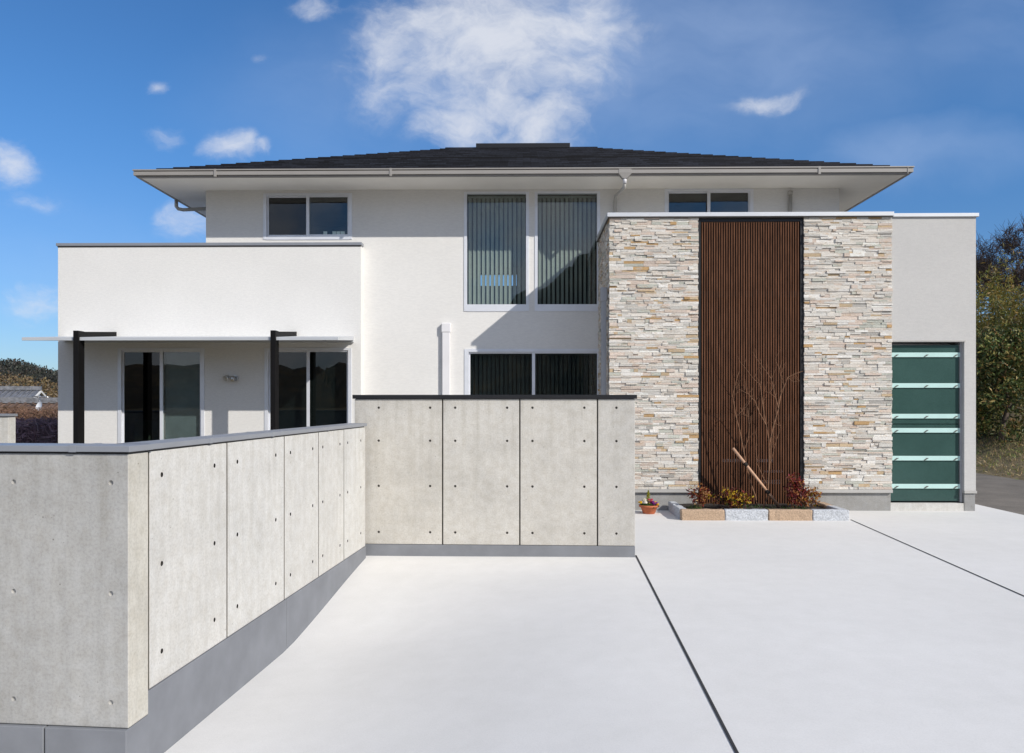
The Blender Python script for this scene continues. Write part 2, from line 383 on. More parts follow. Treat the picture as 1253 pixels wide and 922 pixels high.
M_sticker = simple('sticker_white', (.75, .78, .74), .5, 0, .05, 10)
# slats of stained wood
M_slat = simple('stained_wood_slat', (.125, .056, .030), .65, 0, .35, 9, 60, .15, spec=.12, mapscale=(3, 3, .35))
def driveway_mat():
    m, nt, b = new_mat('driveway_concrete')
    n = nnoise(nt, .55, 6, .55); n2 = nnoise(nt, 120, 4, .7); n3 = nnoise(nt, 5, 6, .6)
    c = ramp(nt, n.outputs[0], [(.3, (.70, .685, .66)), (.7, (.75, .735, .71))]).outputs[0]
    c = mixc(nt, 1, c, ramp(nt, n3.outputs[0], [(.3, (.955, .955, .95)), (.65, (1, 1, 1))]).outputs[0], 'MULTIPLY')
    c = mixc(nt, 1, c, ramp(nt, n2.outputs[0], [(.35, (.93, .93, .93)), (.6, (1, 1, 1))]).outputs[0], 'MULTIPLY')
    nt.links.new(c, b.inputs['Base Color']); b.inputs['Roughness'].default_value = .85; b.inputs['Specular IOR Level'].default_value = .25
    bump(nt, b, n2.outputs[0], .12, .003); return m
M_drive = driveway_mat()
M_joint = simple('joint_filler', (.03, .03, .032), .8, 0, .3, 12)
def asphalt_mat():
    m, nt, b = new_mat('old_asphalt')
    n = nnoise(nt, 1.2, 7, .6); n2 = nnoise(nt, 90, 4, .75)
    c = ramp(nt, n.outputs[0], [(.3, (.12, .108, .095)), (.7, (.22, .198, .175))]).outputs[0]
    c = mixc(nt, 1, c, ramp(nt, n2.outputs[0], [(.3, (.5, .5, .5)), (.7, (1.25, 1.22, 1.15))]).outputs[0], 'MULTIPLY')
    nt.links.new(c, b.inputs['Base Color']); b.inputs['Roughness'].default_value = .9
    bump(nt, b, n2.outputs[0], .5, .012); return m
M_asph = asphalt_mat()
def ground_mat():
    m, nt, b = new_mat('winter_grass_ground')
    n = nnoise(nt, .5, 8, .65); n2 = nnoise(nt, 7, 6, .7)
    c = ramp(nt, n.outputs[0], [(.32, (.08, .085, .03)), (.48, (.18, .14, .07)), (.68, (.27, .21, .12))]).outputs[0]
    c = mixc(nt, 1, c, ramp(nt, n2.outputs[0], [(.3, (.45, .45, .45)), (.7, (1.2, 1.2, 1.2))]).outputs[0], 'MULTIPLY')
    nt.links.new(c, b.inputs['Base Color']); b.inputs['Roughness'].default_value = .95
    bump(nt, b, n2.outputs[0], .8, .06); return m
M_ground = ground_mat()
def hill_mat():
    m, nt, b = new_mat('wooded_hillside')
    n = nnoise(nt, .03, 8, .7); n2 = nnoise(nt, .25, 6, .7)
    c = ramp(nt, n.outputs[0], [(.35, (.035, .035, .025)), (.5, (.075, .06, .035)), (.62, (.17, .11, .04))]).outputs[0]
    c = mixc(nt, 1, c, ramp(nt, n2.outputs[0], [(.3, (.35, .35, .38)), (.7, (1.2, 1.2, 1.2))]).outputs[0], 'MULTIPLY')
    nt.links.new(c, b.inputs['Base Color']); b.inputs['Roughness'].default_value = .95
    bump(nt, b, n2.outputs[0], 1, 1.5); return m
M_hill = hill_mat()
def shingle_mat():
    m, nt, b = new_mat('black_slate_shingle')
    tc = nt.nodes.new('ShaderNodeTexCoord'); br = nt.nodes.new('ShaderNodeTexBrick')
    mp = nt.nodes.new('ShaderNodeMapping'); mp.inputs['Scale'].default_value = (1, 1, 1)
    nt.links.new(tc.outputs['Object'], mp.inputs[0]); nt.links.new(mp.outputs[0], br.inputs['Vector'])
    br.inputs['Scale'].default_value = 1; br.inputs['Brick Width'].default_value = .3; br.inputs['Row Height'].default_value = .2; br.inputs['Mortar Size'].default_value = .004
    br.inputs['Color1'].default_value = (.007, .0075, .011, 1); br.inputs['Color2'].default_value = (.022, .025, .036, 1); br.inputs['Mortar'].default_value = (.004, .004, .005, 1)
    n = nnoise(nt, 30, 4)
    c = mixc(nt, 1, br.outputs[0], ramp(nt, n.outputs[0], [(.3, (.7, .7, .7)), (.7, (1.2, 1.2, 1.2))]).outputs[0], 'MULTIPLY')
    nt.links.new(c, b.inputs['Base Color']); b.inputs['Roughness'].default_value = .75; b.inputs['Specular IOR Level'].default_value = .2
    bump(nt, b, n.outputs[0], .3, .006); return m
M_shingle = shingle_mat()
def gate_glass_mat():
    m, nt, b = new_mat('green_frosted_glass')
    n = nnoise(nt, 1.1, 4); n2 = nnoise(nt, 70, 4, .8)
    c = ramp(nt, n.outputs[0], [(.3, (.036, .086, .077)), (.7, (.058, .126, .113))]).outputs[0]
    c = mixc(nt, 1, c, ramp(nt, n2.outputs[0], [(.35, (.8, .8, .8)), (.65, (1.12, 1.12, 1.12))]).outputs[0], 'MULTIPLY')
    nt.links.new(c, b.inputs['Base Color']); b.inputs['Roughness'].default_value = .22; b.inputs['Transmission Weight'].default_value = .25; b.inputs['IOR'].default_value = 1.45
    return m
M_gateglass = gate_glass_mat()
M_gatebar = simple('mint_rail', (.46, .66, .63), .5, 0, .04, 4)
M_kawara = simple('grey_roof_tile', (.16, .165, .18), .45, 0, .35, 5, 6, .8, bdist=.06)
M_bwall = simple('far_house_plaster', (.42, .37, .30), .9, 0, .15, 2)
M_board = simple('white_barge_board', (.75, .74, .71), .7, 0, .04, 3)
M_dish = simple('white_dish', (.72, .74, .78), .5, 0, .03, 4)
M_rust = simple('brown_roof_sheet', (.16, .10, .07), .8, 0, .35, 2)

# ------------------------------------------------------------------ the setting: terrain, road, drive
def terrain_h(x, y):
    right = 0
    if x > 11.65:
        right = min((x - 11.65) * .36, 1.05) + max(0, x - 14.57) * .32
        right = min(right, 9) + .12 * fbm(x * .4, y * .4)
    base = -.05
    if -12 < x < 8.0 and -2 < y < 26: base = -.75
    lf = smooth(-11, -22, x) if x < -11 else 0
    base = base * (1 - lf) + (-3.6 + .25 * fbm(x * .05, y * .05)) * lf
    bk = smooth(30, 60, y) if x < 11 else 0
    base -= bk * (1 - lf) * 2.5
    fr = smooth(-8, -30, y); base = base * (1 - fr) + (-1.5) * fr
    return base + right * (1 - fr * .5)
def axis(a, b, lo, hi, fine, coarse_n):
    pts = [lo + i * fine for i in range(int((hi - lo) / fine) + 1)]
    L = [lo - (lo - a) * ((i / coarse_n) ** 2.2) for i in range(coarse_n, 0, -1)]
    R = [pts[-1] + (b - pts[-1]) * ((i / coarse_n) ** 2.2) for i in range(1, coarse_n + 1)]
    return L + pts + R
def grid_mesh(name, xs, ys, h, mat, smooth_=True):
    me = bpy.data.meshes.new(name); n = len(xs)
    vs = [(x, y, h(x, y)) for y in ys for x in xs]
    fs = [(j * n + i, j * n + i + 1, (j + 1) * n + i + 1, (j + 1) * n + i) for j in range(len(ys) - 1) for i in range(n - 1)]
    me.from_pydata(vs, [], fs); me.materials.append(mat)
    me.polygons.foreach_set('use_smooth', [smooth_] * len(fs))
    o = bpy.data.objects.new(name, me); COL.objects.link(o); return o
g = grid_mesh('ground', axis(-1800, 1800, -24, 36, .6, 22), axis(-1500, 2500, -12, 60, .8, 22), terrain_h, M_ground); tag(g, kind='structure')

def drive_h(x, y):
    # the slab falls away gently beside the left-hand wall
    t = min(1, max(0, (y - 6.6) / 2.55)); a = 1 - (.25 * t * t * (3 - 2 * t) + .75 * t)
    b = min(1, max(0, (1.0 - x) / 2.9)); b = b * b * (3 - 2 * b)
    return .004 - .31 * a * b
xs = [-9.5 + i * .25 for i in range(71)]; xs[-1] = 8.0
ys = [-4 + i * .25 for i in range(88)]
d = grid_mesh('driveway', xs, ys, drive_h, M_drive); tag(d, kind='structure')
r = MB(); 
for k in range(60):
    y0 = -22 + k * 1.6; y1 = y0 + 1.6
    e0 = 11.65 + .10 * fbm(y0 * .7, 2); e1 = 11.65 + .10 * fbm(y1 * .7, 2)
    r.quad([(8.0, y0, 0), (e0, y0, 0), (e1, y1, 0), (8.0, y1, 0)], smooth=True)
o = r.build('road', M_asph); tag(o, kind='structure')
def strip(name, p0, p1, w, z, mat):
    mb = MB(); a = Vector(p0); b = Vector(p1); n = (b - a).normalized().orthogonal() * (w / 2)
    N = 40
    for i in range(N):
        s = a.lerp(b, i / N); e = a.lerp(b, (i + 1) / N)
        mb.quad([(s.x - n.x, s.y - n.y, z + drive_h(s.x, s.y)), (s.x + n.x, s.y + n.y, z + drive_h(s.x, s.y)), (e.x + n.x, e.y + n.y, z + drive_h(e.x, e.y)), (e.x - n.x, e.y - n.y, z + drive_h(e.x, e.y))])
    return tag(mb.build(name, mat), kind='structure')
J1a = camxy(778, 9.12); J1b = camxy(901, 3.99)
strip('expansion_joint', J1b + (J1b - J1a) * 1.2, J1a, .020, .004, M_joint)
J2a = camxy(1041, 11.9); J2b = camxy(1253, 7.2)
strip('expansion_joint', J2b + (J2b - J2a) * 1.8, J2a, .020, .004, M_joint)

# far hills (a ring, wooded)
def hill_strip(name, pts, depth, nseg=160, seed=1, rough=1.0):
    # pts: (x, y, height) ridge polyline ; slope falls to both sides
    mb_v = []; mb_f = []
    P = []
    for i in range(nseg + 1):
        t = i / nseg * (len(pts) - 1); k = min(int(t), len(pts) - 2); f = t - k; f = f * f * (3 - 2 * f)
        P.append([pts[k][j] * (1 - f) + pts[k + 1][j] * f for j in range(3)])
    rows = 14
    for i, (x, y, h) in enumerate(P):
        L = math.hypot(x, y) or 1; nx, ny = x / L, y / L
        for r_ in range(rows + 1):
            s = -1 + 2 * r_ / rows
            hh = h * (1 - abs(s)) ** .8
            w = fbm(i * .35 + seed, r_ * .5, seed, 5) * rough
            mb_v.append((x + nx * depth * s, y + ny * depth * s, -5 + hh + w * (1 - abs(s))))
    n = rows + 1
    for i in range(nseg):
        for r_ in range(rows):
            a = i * n + r_; mb_f.append((a, a + n, a + n + 1, a + 1))
    me = bpy.data.meshes.new(name); me.from_pydata(mb_v, [], mb_f); me.materials.append(M_hill)
    o = bpy.data.objects.new(name, me); COL.objects.link(o); tag(o, kind='structure'); return o
def azp(px, D):
    p = camxy(px, D); return p.x, p.y
rid = []
for px, py in ((-900, 455), (-500, 452), (-250, 440), (-60, 446), (10, 446), (45, 449), (75, 463), (140, 470), (300, 474), (640, 478), (1000, 478), (1500, 460)):
    x, y = azp(px, 260); rid.append((x, y, (HY - py) / F * 260 + EYE + 5))
hill_strip('hills', rid, 110, 220, 3, 1.6)
# mountains behind the photographer, seen in the window glass
rid = []
for az, el in ((-70, .05), (-50, .09), (-30, .06), (-15, .055), (-4, .11), (4, .20), (10, .25), (20, .2), (35, .13), (50, .16), (75, .08), (100, .04)):
    a = math.radians(az); D = 700; x = D * math.sin(a); y = -D * math.cos(a); rid.append((x, y, el * D))
hill_strip('hills', rid, 260, 220, 9, 8)

# ------------------------------------------------------------------ concrete garden walls
def garden_wall(label, p0, p1, thick, z0, z1, joints, holes, mat, plinth_h, plinth_out, plinth_joints, cope_mat, cope_h, cope_out, hole_r=.0145, cat='wall', seams=(), gap=.012, z_base=-.8, dark_holes=True, hole_d=.03, start_gap=0, end_mat=False):
    L = (p1 - p0).length; ang = math.atan2(p1.y - p0.y, p1.x - p0.x)
    root = empty('garden_wall', (p0.x, p0.y, 0), ang); tag(root, label, cat)
    Mw = Matrix.Translation((p0.x, p0.y, 0)) @ Matrix.Rotation(ang, 4, 'Z')
    ed = [0] + list(joints) + [L]
    if joints:
        k = MB(); k.box(.012, L - .012, .012, thick - .012, z0 + .003, z1 - .003); k.build('wall_core', M_jointdirt, root)
    for a, c in zip(ed[:-1], ed[1:]):
        g = .007; xa, xb = a + (g if a > 0 else start_gap), c - (g if c < L else 0)
        b = MB(); b.box(xa, xb, 0, thick, z0, z1)
        body = b.build('concrete_panel', mat, root, bevel=.005)
        mine = [(s, z) for s, z in holes if xa + .03 < s < xb - .03]
        body.data.materials.append(M_holeplug); body.data.materials.append(M_conc_end); body.data.materials.append(M_jointdirt)
        for p in body.data.polygons:
            if abs(p.normal.x) > .9 and .001 < p.center.x < L - .001: p.material_index = 3
        if not mine: continue
        cut = MB()
        for (s, z) in mine:
            n = 14; i = len(cut.v)
            for (yy, rr) in ((-.02, hole_r * 1.05), (hole_d, hole_r * (.9 if dark_holes else .6))):
                for j in range(n):
                    t = 2 * PI * j / n; cut.v.append((s + rr * math.cos(t), yy, z + rr * math.sin(t)))
            cut.f.append(tuple(i + j for j in range(n))); cut.f.append(tuple(i + n + j for j in reversed(range(n))))
            for j in range(n): cut.f.append((i + (j + 1) % n, i + j, i + n + j, i + n + (j + 1) % n))
            cut.c += [None] * (n + 2); cut.sm += [False] * (n + 2)
        co = cut.build('cutter', None); co.matrix_world = Mw
        boolean_cut(body, co)
        me = body.data
        for p in me.polygons:
            q = p.center
            if end_mat and p.normal.x > .6 and q.x > L - .01: p.material_index = 2
            elif dark_holes and .001 < q.y < thick * .45 and any((q.x - s) ** 2 + (q.z - z) ** 2 < (hole_r * 1.25) ** 2 for s, z in mine): p.material_index = 1
    # plinth, in lengths with a hairline gap at each joint
    pb = MB(); ed = [0] + list(plinth_joints) + [L]
    for a, c in zip(ed[:-1], ed[1:]):
        pb.box(a + (.005 if a else 0), c - (.005 if c < L else 0), -plinth_out, thick + .01, z_base, z0 - .004)
    pb.build('plinth', M_plinth, root, bevel=.004)
    if gap: 
        gb = MB(); gb.box(.01, L - .01, .012, thick - .012, z1 - .001, z1 + gap); gb.build('coping_seat', M_cope_b, root)
    cb = MB(); cz = z1 + gap
    cb.box(-cope_out, L + cope_out, -cope_out, thick + cope_out, cz, cz + cope_h)
    cope = cb.build('coping', cope_mat, root, bevel=.003)
    if seams:
        sb = MB()
        for s in seams: sb.box(s - .02, s + .02, -cope_out - .002, thick + cope_out + .002, cz - .002, cz + cope_h + .002)
        sb.build('joint_cover', cope_mat, cope)
    return root, L

# left-hand wall running from the street towards the house
PF = camxy(447, 9.05); PN = camxy(180, 4.5)
def s_list(p0, p1, pxs): return [ray_hit(p0, p1, px) for px in pxs]
sj = s_list(PN, PF, (278, 348, 390, 421))
sh = s_list(PN, PF, (198, 262.5, 290.5, 337.5, 355.5, 382.7, 395, 416, 425.5, 441.5))
ROWS = (1.8 - .432, 1.8 - .965, 1.8 - 1.49)
garden_wall('pale fair-faced concrete garden wall with long grey plinth running back along the drive', PN, PF, .18, .13, 1.515, sj, [(s, z) for s in sh for z in ROWS],
            M_conc_side, .13, .008, s_list(PN, PF, (350,)), M_cope, .034, .018, hole_r=.0155, start_gap=.024, seams=s_list(PN, PF, (255, 332, 400)))
# street-side wall with its end at the drive
PC = camxy(157, 4.3); P0 = camxy(0, 4.37)
dirf = (P0 - PC).normalized(); PL = PC + dirf * 7.0
hs = [ray_hit(PL, PC, px) for px in (16.6, 135.7)]
hol = []
for k in range(7):
    for s in hs:
        for z in (1.8 - .445, 1.8 - 1.06, 1.8 - 1.665): 
            if s - k * .9 > .2: hol.append((s - k * .9, z))
garden_wall('darker grey concrete wall facing the street at the lower left corner', PL, PC, .2, -.005, 1.515, [], hol,
            M_conc_front, .1, .022, [ray_hit(PL, PC, 57)], M_cope, .034, .02, hole_r=.019, seams=[ray_hit(PL, PC, 91)], dark_holes=False, hole_d=.011, end_mat=True)
# back wall that screens the garden window
BL = camxy(434, 9.16); BR = camxy(777, 9.02)
bj = s_list(BL, BR, (541.5, 636, 731))
bh = [ray_hit(BL, BR, 420 + .2953 * q) for q in (147, 360, 464, 679, 784, 999, 1132)]
brow = [1.8 - (y - HY) * 9.08 / F for y in (499.2, 539.8, 595.5, 652.3)]
garden_wall('mottled concrete screen wall with black coping in front of the lower blinds', BL, BR, .18, .135, 1.842, bj, [(s, z) for s in bh for z in brow],
            M_conc_back, .1, .006, [], M_cope_b, .046, .022, hole_r=.0145, gap=.004)
# far wall on the garden's left side
FW = 12.0
q0 = Vector((PX(-260, FW), FW)); q1 = Vector((PX(10, FW), FW))
garden_wall('short pale wall end with blue-grey coping at the far left edge', q0, q1, .18, .0, PZ(511, FW), [], [], M_conc_side, .1, .005, [], M_cope, .04, .02)
gp = MB(); gp.quad([(-9.4, 4.6, .02), (-2.4, 4.6, .02), (-1.95, 9.3, .02), (-1.95, 14.6, .02), (-9.4, 14.6, .02)])
o = gp.build('garden_ground', M_ground); tag(o, kind='structure')

# ------------------------------------------------------------------ the house
YB, YM, YW = 12.95, 14.90, 14.65
house = empty('house', (0, YM, 0))
tag(house, 'modern white two-storey house with black hip roof, stone-clad entrance block and slatted screen', 'house')
SPLIT = {'side_wall', 'sticker', 'gutter_joint', 'flashing', 'foundation', 'rail', 'bright_spot', 'clamp_shadow'}
def hp(mb, name, mat, bevel=0, parent=None):
    if name in SPLIT and len(mb.v) > 8 and len(mb.v) % 8 == 0:
        return [hp(i, name, mat, bevel, parent) for i in islands(mb)][0]
    o = mb.build(name, mat, parent or house, bevel)
    if parent is None: o.matrix_parent_inverse = Matrix.Translation((0, -YM, 0))
    return o
XL, XR = PX(252, YM), PX(1027, YM)          # main block
ZS = PZ(233.4, YM)                           # soffit level
YBACK = YM + 8.6
BX0, BX1, BX2 = PX(746, YB), PX(1091, YB), PX(1195, YB)
ZB = PZ(266.5, YB)                           # top of stone block
WX0, WX1 = PX(71, YW), PX(441.5, YW)
ZW = PZ(300, YW)
FLOOR = .55
# window openings  (x0,x1,z0,z1)
def op(px0, px1, py0, py1, Y): return (PX(px0, Y), PX(px1, Y), PZ(py1, Y) if py1 else FLOOR, PZ(py0, Y))
W_ul = op(323, 430, 236, 292.5, YM); W_t1 = op(568.5, 646.5, 235, 381, YM); W_t2 = op(655, 733.5, 235, 381, YM)
W_ur = op(814, 921, 232.5, 290, YM); W_low = op(569, 737, 427.5, None, YM)
D_1 = op(145, 249.5, 426, None, YW); D_2 = op(324.5, 429.5, 426, None, YW)
TH = .14
mb = MB(); wallgrid(mb, XL, XR, FLOOR - .6, ZS + .02, [W_ul, W_t1, W_t2, W_ur, W_low], YM, YM + TH)
hp(mb, 'wall', M_stucco)
# side and back walls
mb = MB(); mb.box(XL, XL + TH, YM + TH + .001, YBACK, 0, ZS + .02); mb.box(XR - TH, XR, YM + TH + .001, YBACK, 0, ZS + .02)
hp(mb, 'side_wall', M_stucco)
bwin = (-1.35, -.20, PZ(351, YBACK), PZ(337, YBACK))
mb = MB(); wallgrid(mb, XL + TH + .001, XR - TH - .001, 0, ZS + .02, [bwin], YBACK - TH, YBACK); hp(mb, 'back_wall', M_stucco)
# left wing with balcony parapet
mb = MB(); wallgrid(mb, WX0, WX1, -.3, ZW, [D_1, D_2], YW, YW + TH)
mb.box(WX0, WX0 + TH, YW + TH + .001, YBACK - 1, -.3, ZW); mb.box(WX1 - TH, WX1, YW + TH + .001, YM - .001, 0, ZW - .0)
mb.box(WX0 + TH, XL, YBACK - 1 - TH, YBACK - 1, -.3, ZW)
hp(mb, 'wing_wall', M_stucco)
mb = MB(); mb.box(WX0 + TH, WX1 - TH - .002, YW + TH + .002, YM - .002, ZW - .9, ZW - .8); mb.box(WX0 + TH, XL - .002, YM, YBACK - 1 - TH, ZW - .9, ZW - .8); hp(mb, 'balcony_floor', M_soffit)
mb = MB(); cz0, cz1 = ZW + .002, PZ(296.3, YW)
mb.box(WX0 - .025, PX(443, YW), YW - .028, YW + TH + .02, cz0, cz1); mb.box(WX0 - .025, WX0 + TH + .02, YW + TH + .021, YBACK - 1, cz0, cz1)
hp(mb, 'parapet_coping', M_cope, .004)
# a thin drip groove trim below the coping
mb = MB(); mb.box(WX0 - .006, WX1 + .006, YW - .008, YW - .001, ZW - .02, ZW); hp(mb, 'drip_trim', M_trim_shade)

# rooms behind the glass
def room(x0, x1, z0, z1, y0, y1, mat, hole=None, name='room_interior'):
    m = MB()
    m.quad([(x0, y0, z0), (x1, y0, z0), (x1, y1, z0), (x0, y1, z0)]); m.quad([(x0, y0, z1), (x0, y1, z1), (x1, y1, z1), (x1, y0, z1)])
    m.quad([(x0, y0, z0), (x0, y1, z0), (x0, y1, z1), (x0, y0, z1)]); m.quad([(x1, y0, z0), (x1, y0, z1), (x1, y1, z1), (x1, y1, z0)])
    if hole: wallgrid(m, x0, x1, z0, z1, [hole], y1, y1 + .02)
    else: m.quad([(x0, y1, z0), (x1, y1, z0), (x1, y1, z1), (x0, y1, z1)])
    return hp(m, name, mat)
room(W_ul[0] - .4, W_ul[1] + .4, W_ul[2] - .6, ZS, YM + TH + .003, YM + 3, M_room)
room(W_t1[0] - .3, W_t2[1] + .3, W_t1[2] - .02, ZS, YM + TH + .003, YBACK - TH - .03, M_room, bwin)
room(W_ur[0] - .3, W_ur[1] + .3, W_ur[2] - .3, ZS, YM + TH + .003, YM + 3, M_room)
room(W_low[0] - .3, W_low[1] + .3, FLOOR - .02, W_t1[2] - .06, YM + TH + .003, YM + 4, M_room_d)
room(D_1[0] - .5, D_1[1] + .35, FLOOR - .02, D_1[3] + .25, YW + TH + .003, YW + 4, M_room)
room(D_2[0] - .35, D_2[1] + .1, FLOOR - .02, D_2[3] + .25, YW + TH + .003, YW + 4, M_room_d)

# windows: frame (part) > pane, blind ...
def window(o_, Y, fw=.05, kind='slider', bottom=.05, left=M_glass, right=M_glass, label=None, proud=.012):
    x0, x1, z0, z1 = o_; f = MB(); ya, yb = Y - proud, Y + .085
    f.box(x0 - .012, x0 + fw, ya, yb, z0, z1); f.box(x1 - fw, x1 + .012, ya, yb, z0, z1)
    f.box(x0 + fw, x1 - fw, ya, yb, z1 - fw * .75, z1 + .006); f.box(x0 + fw, x1 - fw, ya, yb, z0 - .006, z0 + bottom)
    rects = []
    if kind == 'slider':
        xm = (x0 + x1) / 2; s = .028; st = .026
        for (a, b, y) in ((x0 + fw, xm + st, Y + .045), (xm - st, x1 - fw, Y + .012)):
            zb, zt = z0 + bottom, z1 - fw * .75
            f.box(a + .001, a + s, y, y + .03, zb, zt); f.box(b - s, b - .001, y, y + .03, zb, zt)
            f.box(a + s, b - s, y, y + .03, zb, zb + .05); f.box(a + s, b - s, y, y + .03, zt - .03, zt)
            rects.append((a + s, b - s, y + .015, zb + .05, zt - .03))
        f.box(xm - .03, xm + .03, Y + .004, Y + .011, z0 + bottom, z1 - fw * .75)
    else:
        rects.append((x0 + fw, x1 - fw, Y + .035, z0 + bottom, z1 - fw * .75))
    w = hp(f, 'window', M_frame, .002)
    if label: w['label'] = label
    for i, (a, b, y, c, d_) in enumerate(rects):
        p = MB(); p.box(a - .004, b + .004, y - .003, y + .003, c - .004, d_ + .004)
        hp(p, 'pane', (left, right)[i] if len(rects) > 1 else left, 0, w)
    return w
def vblind(w, x0, x1, z0, z1, y, pitch, width, ang, mat, slack=0, seed=1):
    m = MB(); rnd = random.Random(seed); n = int((x1 - x0) / pitch)
    for i in range(n + 1):
        cx = x0 + (i + .5) * (x1 - x0) / (n + 1); a = ang + rnd.uniform(-.06, .06); dx, dy = math.cos(a) * width / 2, math.sin(a) * width / 2
        for k in range(3):
            t0, t1 = -1 + 2 * k / 3, -1 + 2 * (k + 1) / 3; bow = lambda t: .006 * (1 - t * t)
            m.quad([(cx + dx * t0 + bow(t0) * -math.sin(a), y + dy * t0 + bow(t0), z0), (cx + dx * t1 + bow(t1) * -math.sin(a), y + dy * t1 + bow(t1), z0),
                    (cx + dx * t1 + bow(t1) * -math.sin(a), y + dy * t1 + bow(t1), z1), (cx + dx * t0 + bow(t0) * -math.sin(a), y + dy * t0 + bow(t0), z1)], smooth=True)
    m.box(x0, x1, y - .02, y + .02, z1, z1 + .03)
    return hp(m, 'vertical_blind', mat, 0, w)
w = window(W_ul, YM, left=M_glass_d, label='upper sliding window over the white balcony with dark left pane')
st = MB()
for (a, b) in ((394.8, 399.5), (406, 410.5), (411, 415.5), (416, 421)): st.box(PX(a, YM), PX(b, YM), YM + .05, YM + .053, PZ(288.5, YM), PZ(282, YM))
hp(st, 'sticker', M_sticker, 0, w)
w = window(W_t1, YM, fw=.045, kind='fix', bottom=.13, label='left tall window showing a small patch of sky between its blind slats')
vblind(w, W_t1[0] + .05, W_t1[1] - .05, W_t1[2] + .08, W_t1[3] - .06, YM + .22, .093, .062, .30, M_blind, seed=2)
w = window(W_t2, YM, fw=.045, kind='fix', bottom=.13, label='right tall window beside the stone block')
vblind(w, W_t2[0] + .05, W_t2[1] - .05, W_t2[2] + .08, W_t2[3] - .06, YM + .22, .093, .062, .42, M_blind, seed=3)
w = window(W_ur, YM, label='upper sliding window partly hidden by the stone block')
w = window(W_low, YM, fw=.07, label='wide lower window with shaded vertical blinds behind the screen wall')
vblind(w, W_low[0] + .08, W_low[1] - .08, FLOOR + .1, W_low[3] - .1, YM + .24, .085, .07, .5, M_blind_shade, seed=4)
w1 = window(D_1, YW, fw=.055, left=M_glass_d, label='left sliding glass door under the canopy')
w = window(D_2, YW, fw=.055, left=M_glass_d, right=M_glass_d, label='right sliding glass door under the canopy')
rb = MB(); xm_ = (D_1[0] + D_1[1]) / 2; rb.box(xm_ + .03, D_1[1] - .04, YW + .10, YW + .104, FLOOR + .3, D_1[3] - .06); hp(rb, 'roller_blind', simple('slate_roller_blind', (.10, .135, .15), .8), 0, w1)
# furniture seen dimly through the left door
cb = MB(); cb.box(D_1[0] + .05, D_1[0] + .55, YW + .5, YW + .9, FLOOR, FLOOR + .9); hp(cb, 'cabinet', simple('pale_green_cabinet', (.32, .40, .30), .7))

# soffit, gutter, roof
OS, OG, OR = .84, .95, .87
X0s, X1s, Y0s, Y1s = XL - OS, XR + OS, YM - OS, YBACK + OS
mb = MB()
def ring(m, x0, x1, y0, y1, x0i, x1i, y0i, y1i, z0, z1):
    m.box(x0, x1, y0, y0i, z0, z1); m.box(x0, x1, y1i, y1, z0, z1); m.box(x0, x0i, y0i, y1i, z0, z1); m.box(x1i, x1, y0i, y1i, z0, z1)
ring(mb, X0s, X1s, Y0s, Y1s, XL + .05, XR - .05, YM + .05, YBACK - .05, ZS + .022, ZS + .04)
hp(mb, 'soffit', M_soffit)
ZG0, ZG1 = ZS + .018, ZS + .152
gut = MB()
X0g, X1g, Y0g, Y1g = XL - OG, XR + OG, YM - OG, YBACK + OG
for (dz0, dz1, ins) in ((0, .030, .05), (.030, .096, .012), (.096, .110, .036), (.110, .134, 0)):
    ring(gut, X0g + ins, X1g - ins, Y0g + ins, Y1g - ins, X0s + .002, X1s - .002, Y0s + .002, Y1s - .002, ZG0 + dz0, ZG0 + dz1)
gutter = hp(gut, 'gutter', M_gutter, .003)
gj = MB()
for px in (263, 311, 478, 866, 1003):
    if px in (311, 866): continue
    x = PX(px, Y0g); gj.box(x - .022, x + .022, Y0g - .001, Y0g + .03, ZG0 - .004, ZG1 + .003)
gj.box(X1g - .12, X1g - .108, Y0g + .003, Y0g + .03, ZG0 - .003, ZG1 + .003)
hp(gj, 'gutter_joint', M_gutter, .002, gutter)
# roof of overlapping courses
RX0, RX1, RY0, RY1 = XL - OR, XR + OR, YM - OR, YBACK + OR
RZ = ZG1 - .005; SL = .40
run = (RY1 - RY0) / 2; NC = 24
mb = MB()
for k in range(NC):
    t0, t1 = run * k / NC, run * (k + 1) / NC + .02 * (k < NC - 1); th = .026
    za, zb_ = RZ + SL * t0 + th, RZ + SL * t1 + .003
    a = [(RX0 + t0, RY0 + t0), (RX1 - t0, RY0 + t0), (RX1 - t0, RY1 - t0), (RX0 + t0, RY1 - t0)]
    b = [(RX0 + t1, RY0 + t1), (RX1 - t1, RY0 + t1), (RX1 - t1, RY1 - t1), (RX0 + t1, RY1 - t1)]
    for i in range(4):
        j = (i + 1) % 4
        mb.quad([(*a[i], za), (*a[j], za), (*b[j], zb_), (*b[i], zb_)])
        mb.quad([(*a[i], za - th - .012), (*a[j], za - th - .012), (*a[j], za), (*a[i], za)])
mb.quad([(RX0, RY0, RZ - .01), (RX0, RY1, RZ - .01), (RX1, RY1, RZ - .01), (RX1, RY0, RZ - .01)])
roof = hp(mb, 'roof', M_shingle)
RYm = (RY0 + RY1) / 2; ZR = RZ + SL * run
mb = MB(); mb.hexa([(RX0 + run - .1, RYm - .12, ZR - .03), (RX1 - run + .1, RYm - .12, ZR - .03), (RX1 - run + .1, RYm + .12, ZR - .03), (RX0 + run - .1, RYm + .12, ZR - .03),
                    (RX0 + run - .1, RYm - .02, ZR + .03), (RX1 - run + .1, RYm - .02, ZR + .03), (RX1 - run + .1, RYm + .02, ZR + .03), (RX0 + run - .1, RYm + .02, ZR + .03)])
hp(mb, 'ridge_cap', M_shingle, 0, roof)
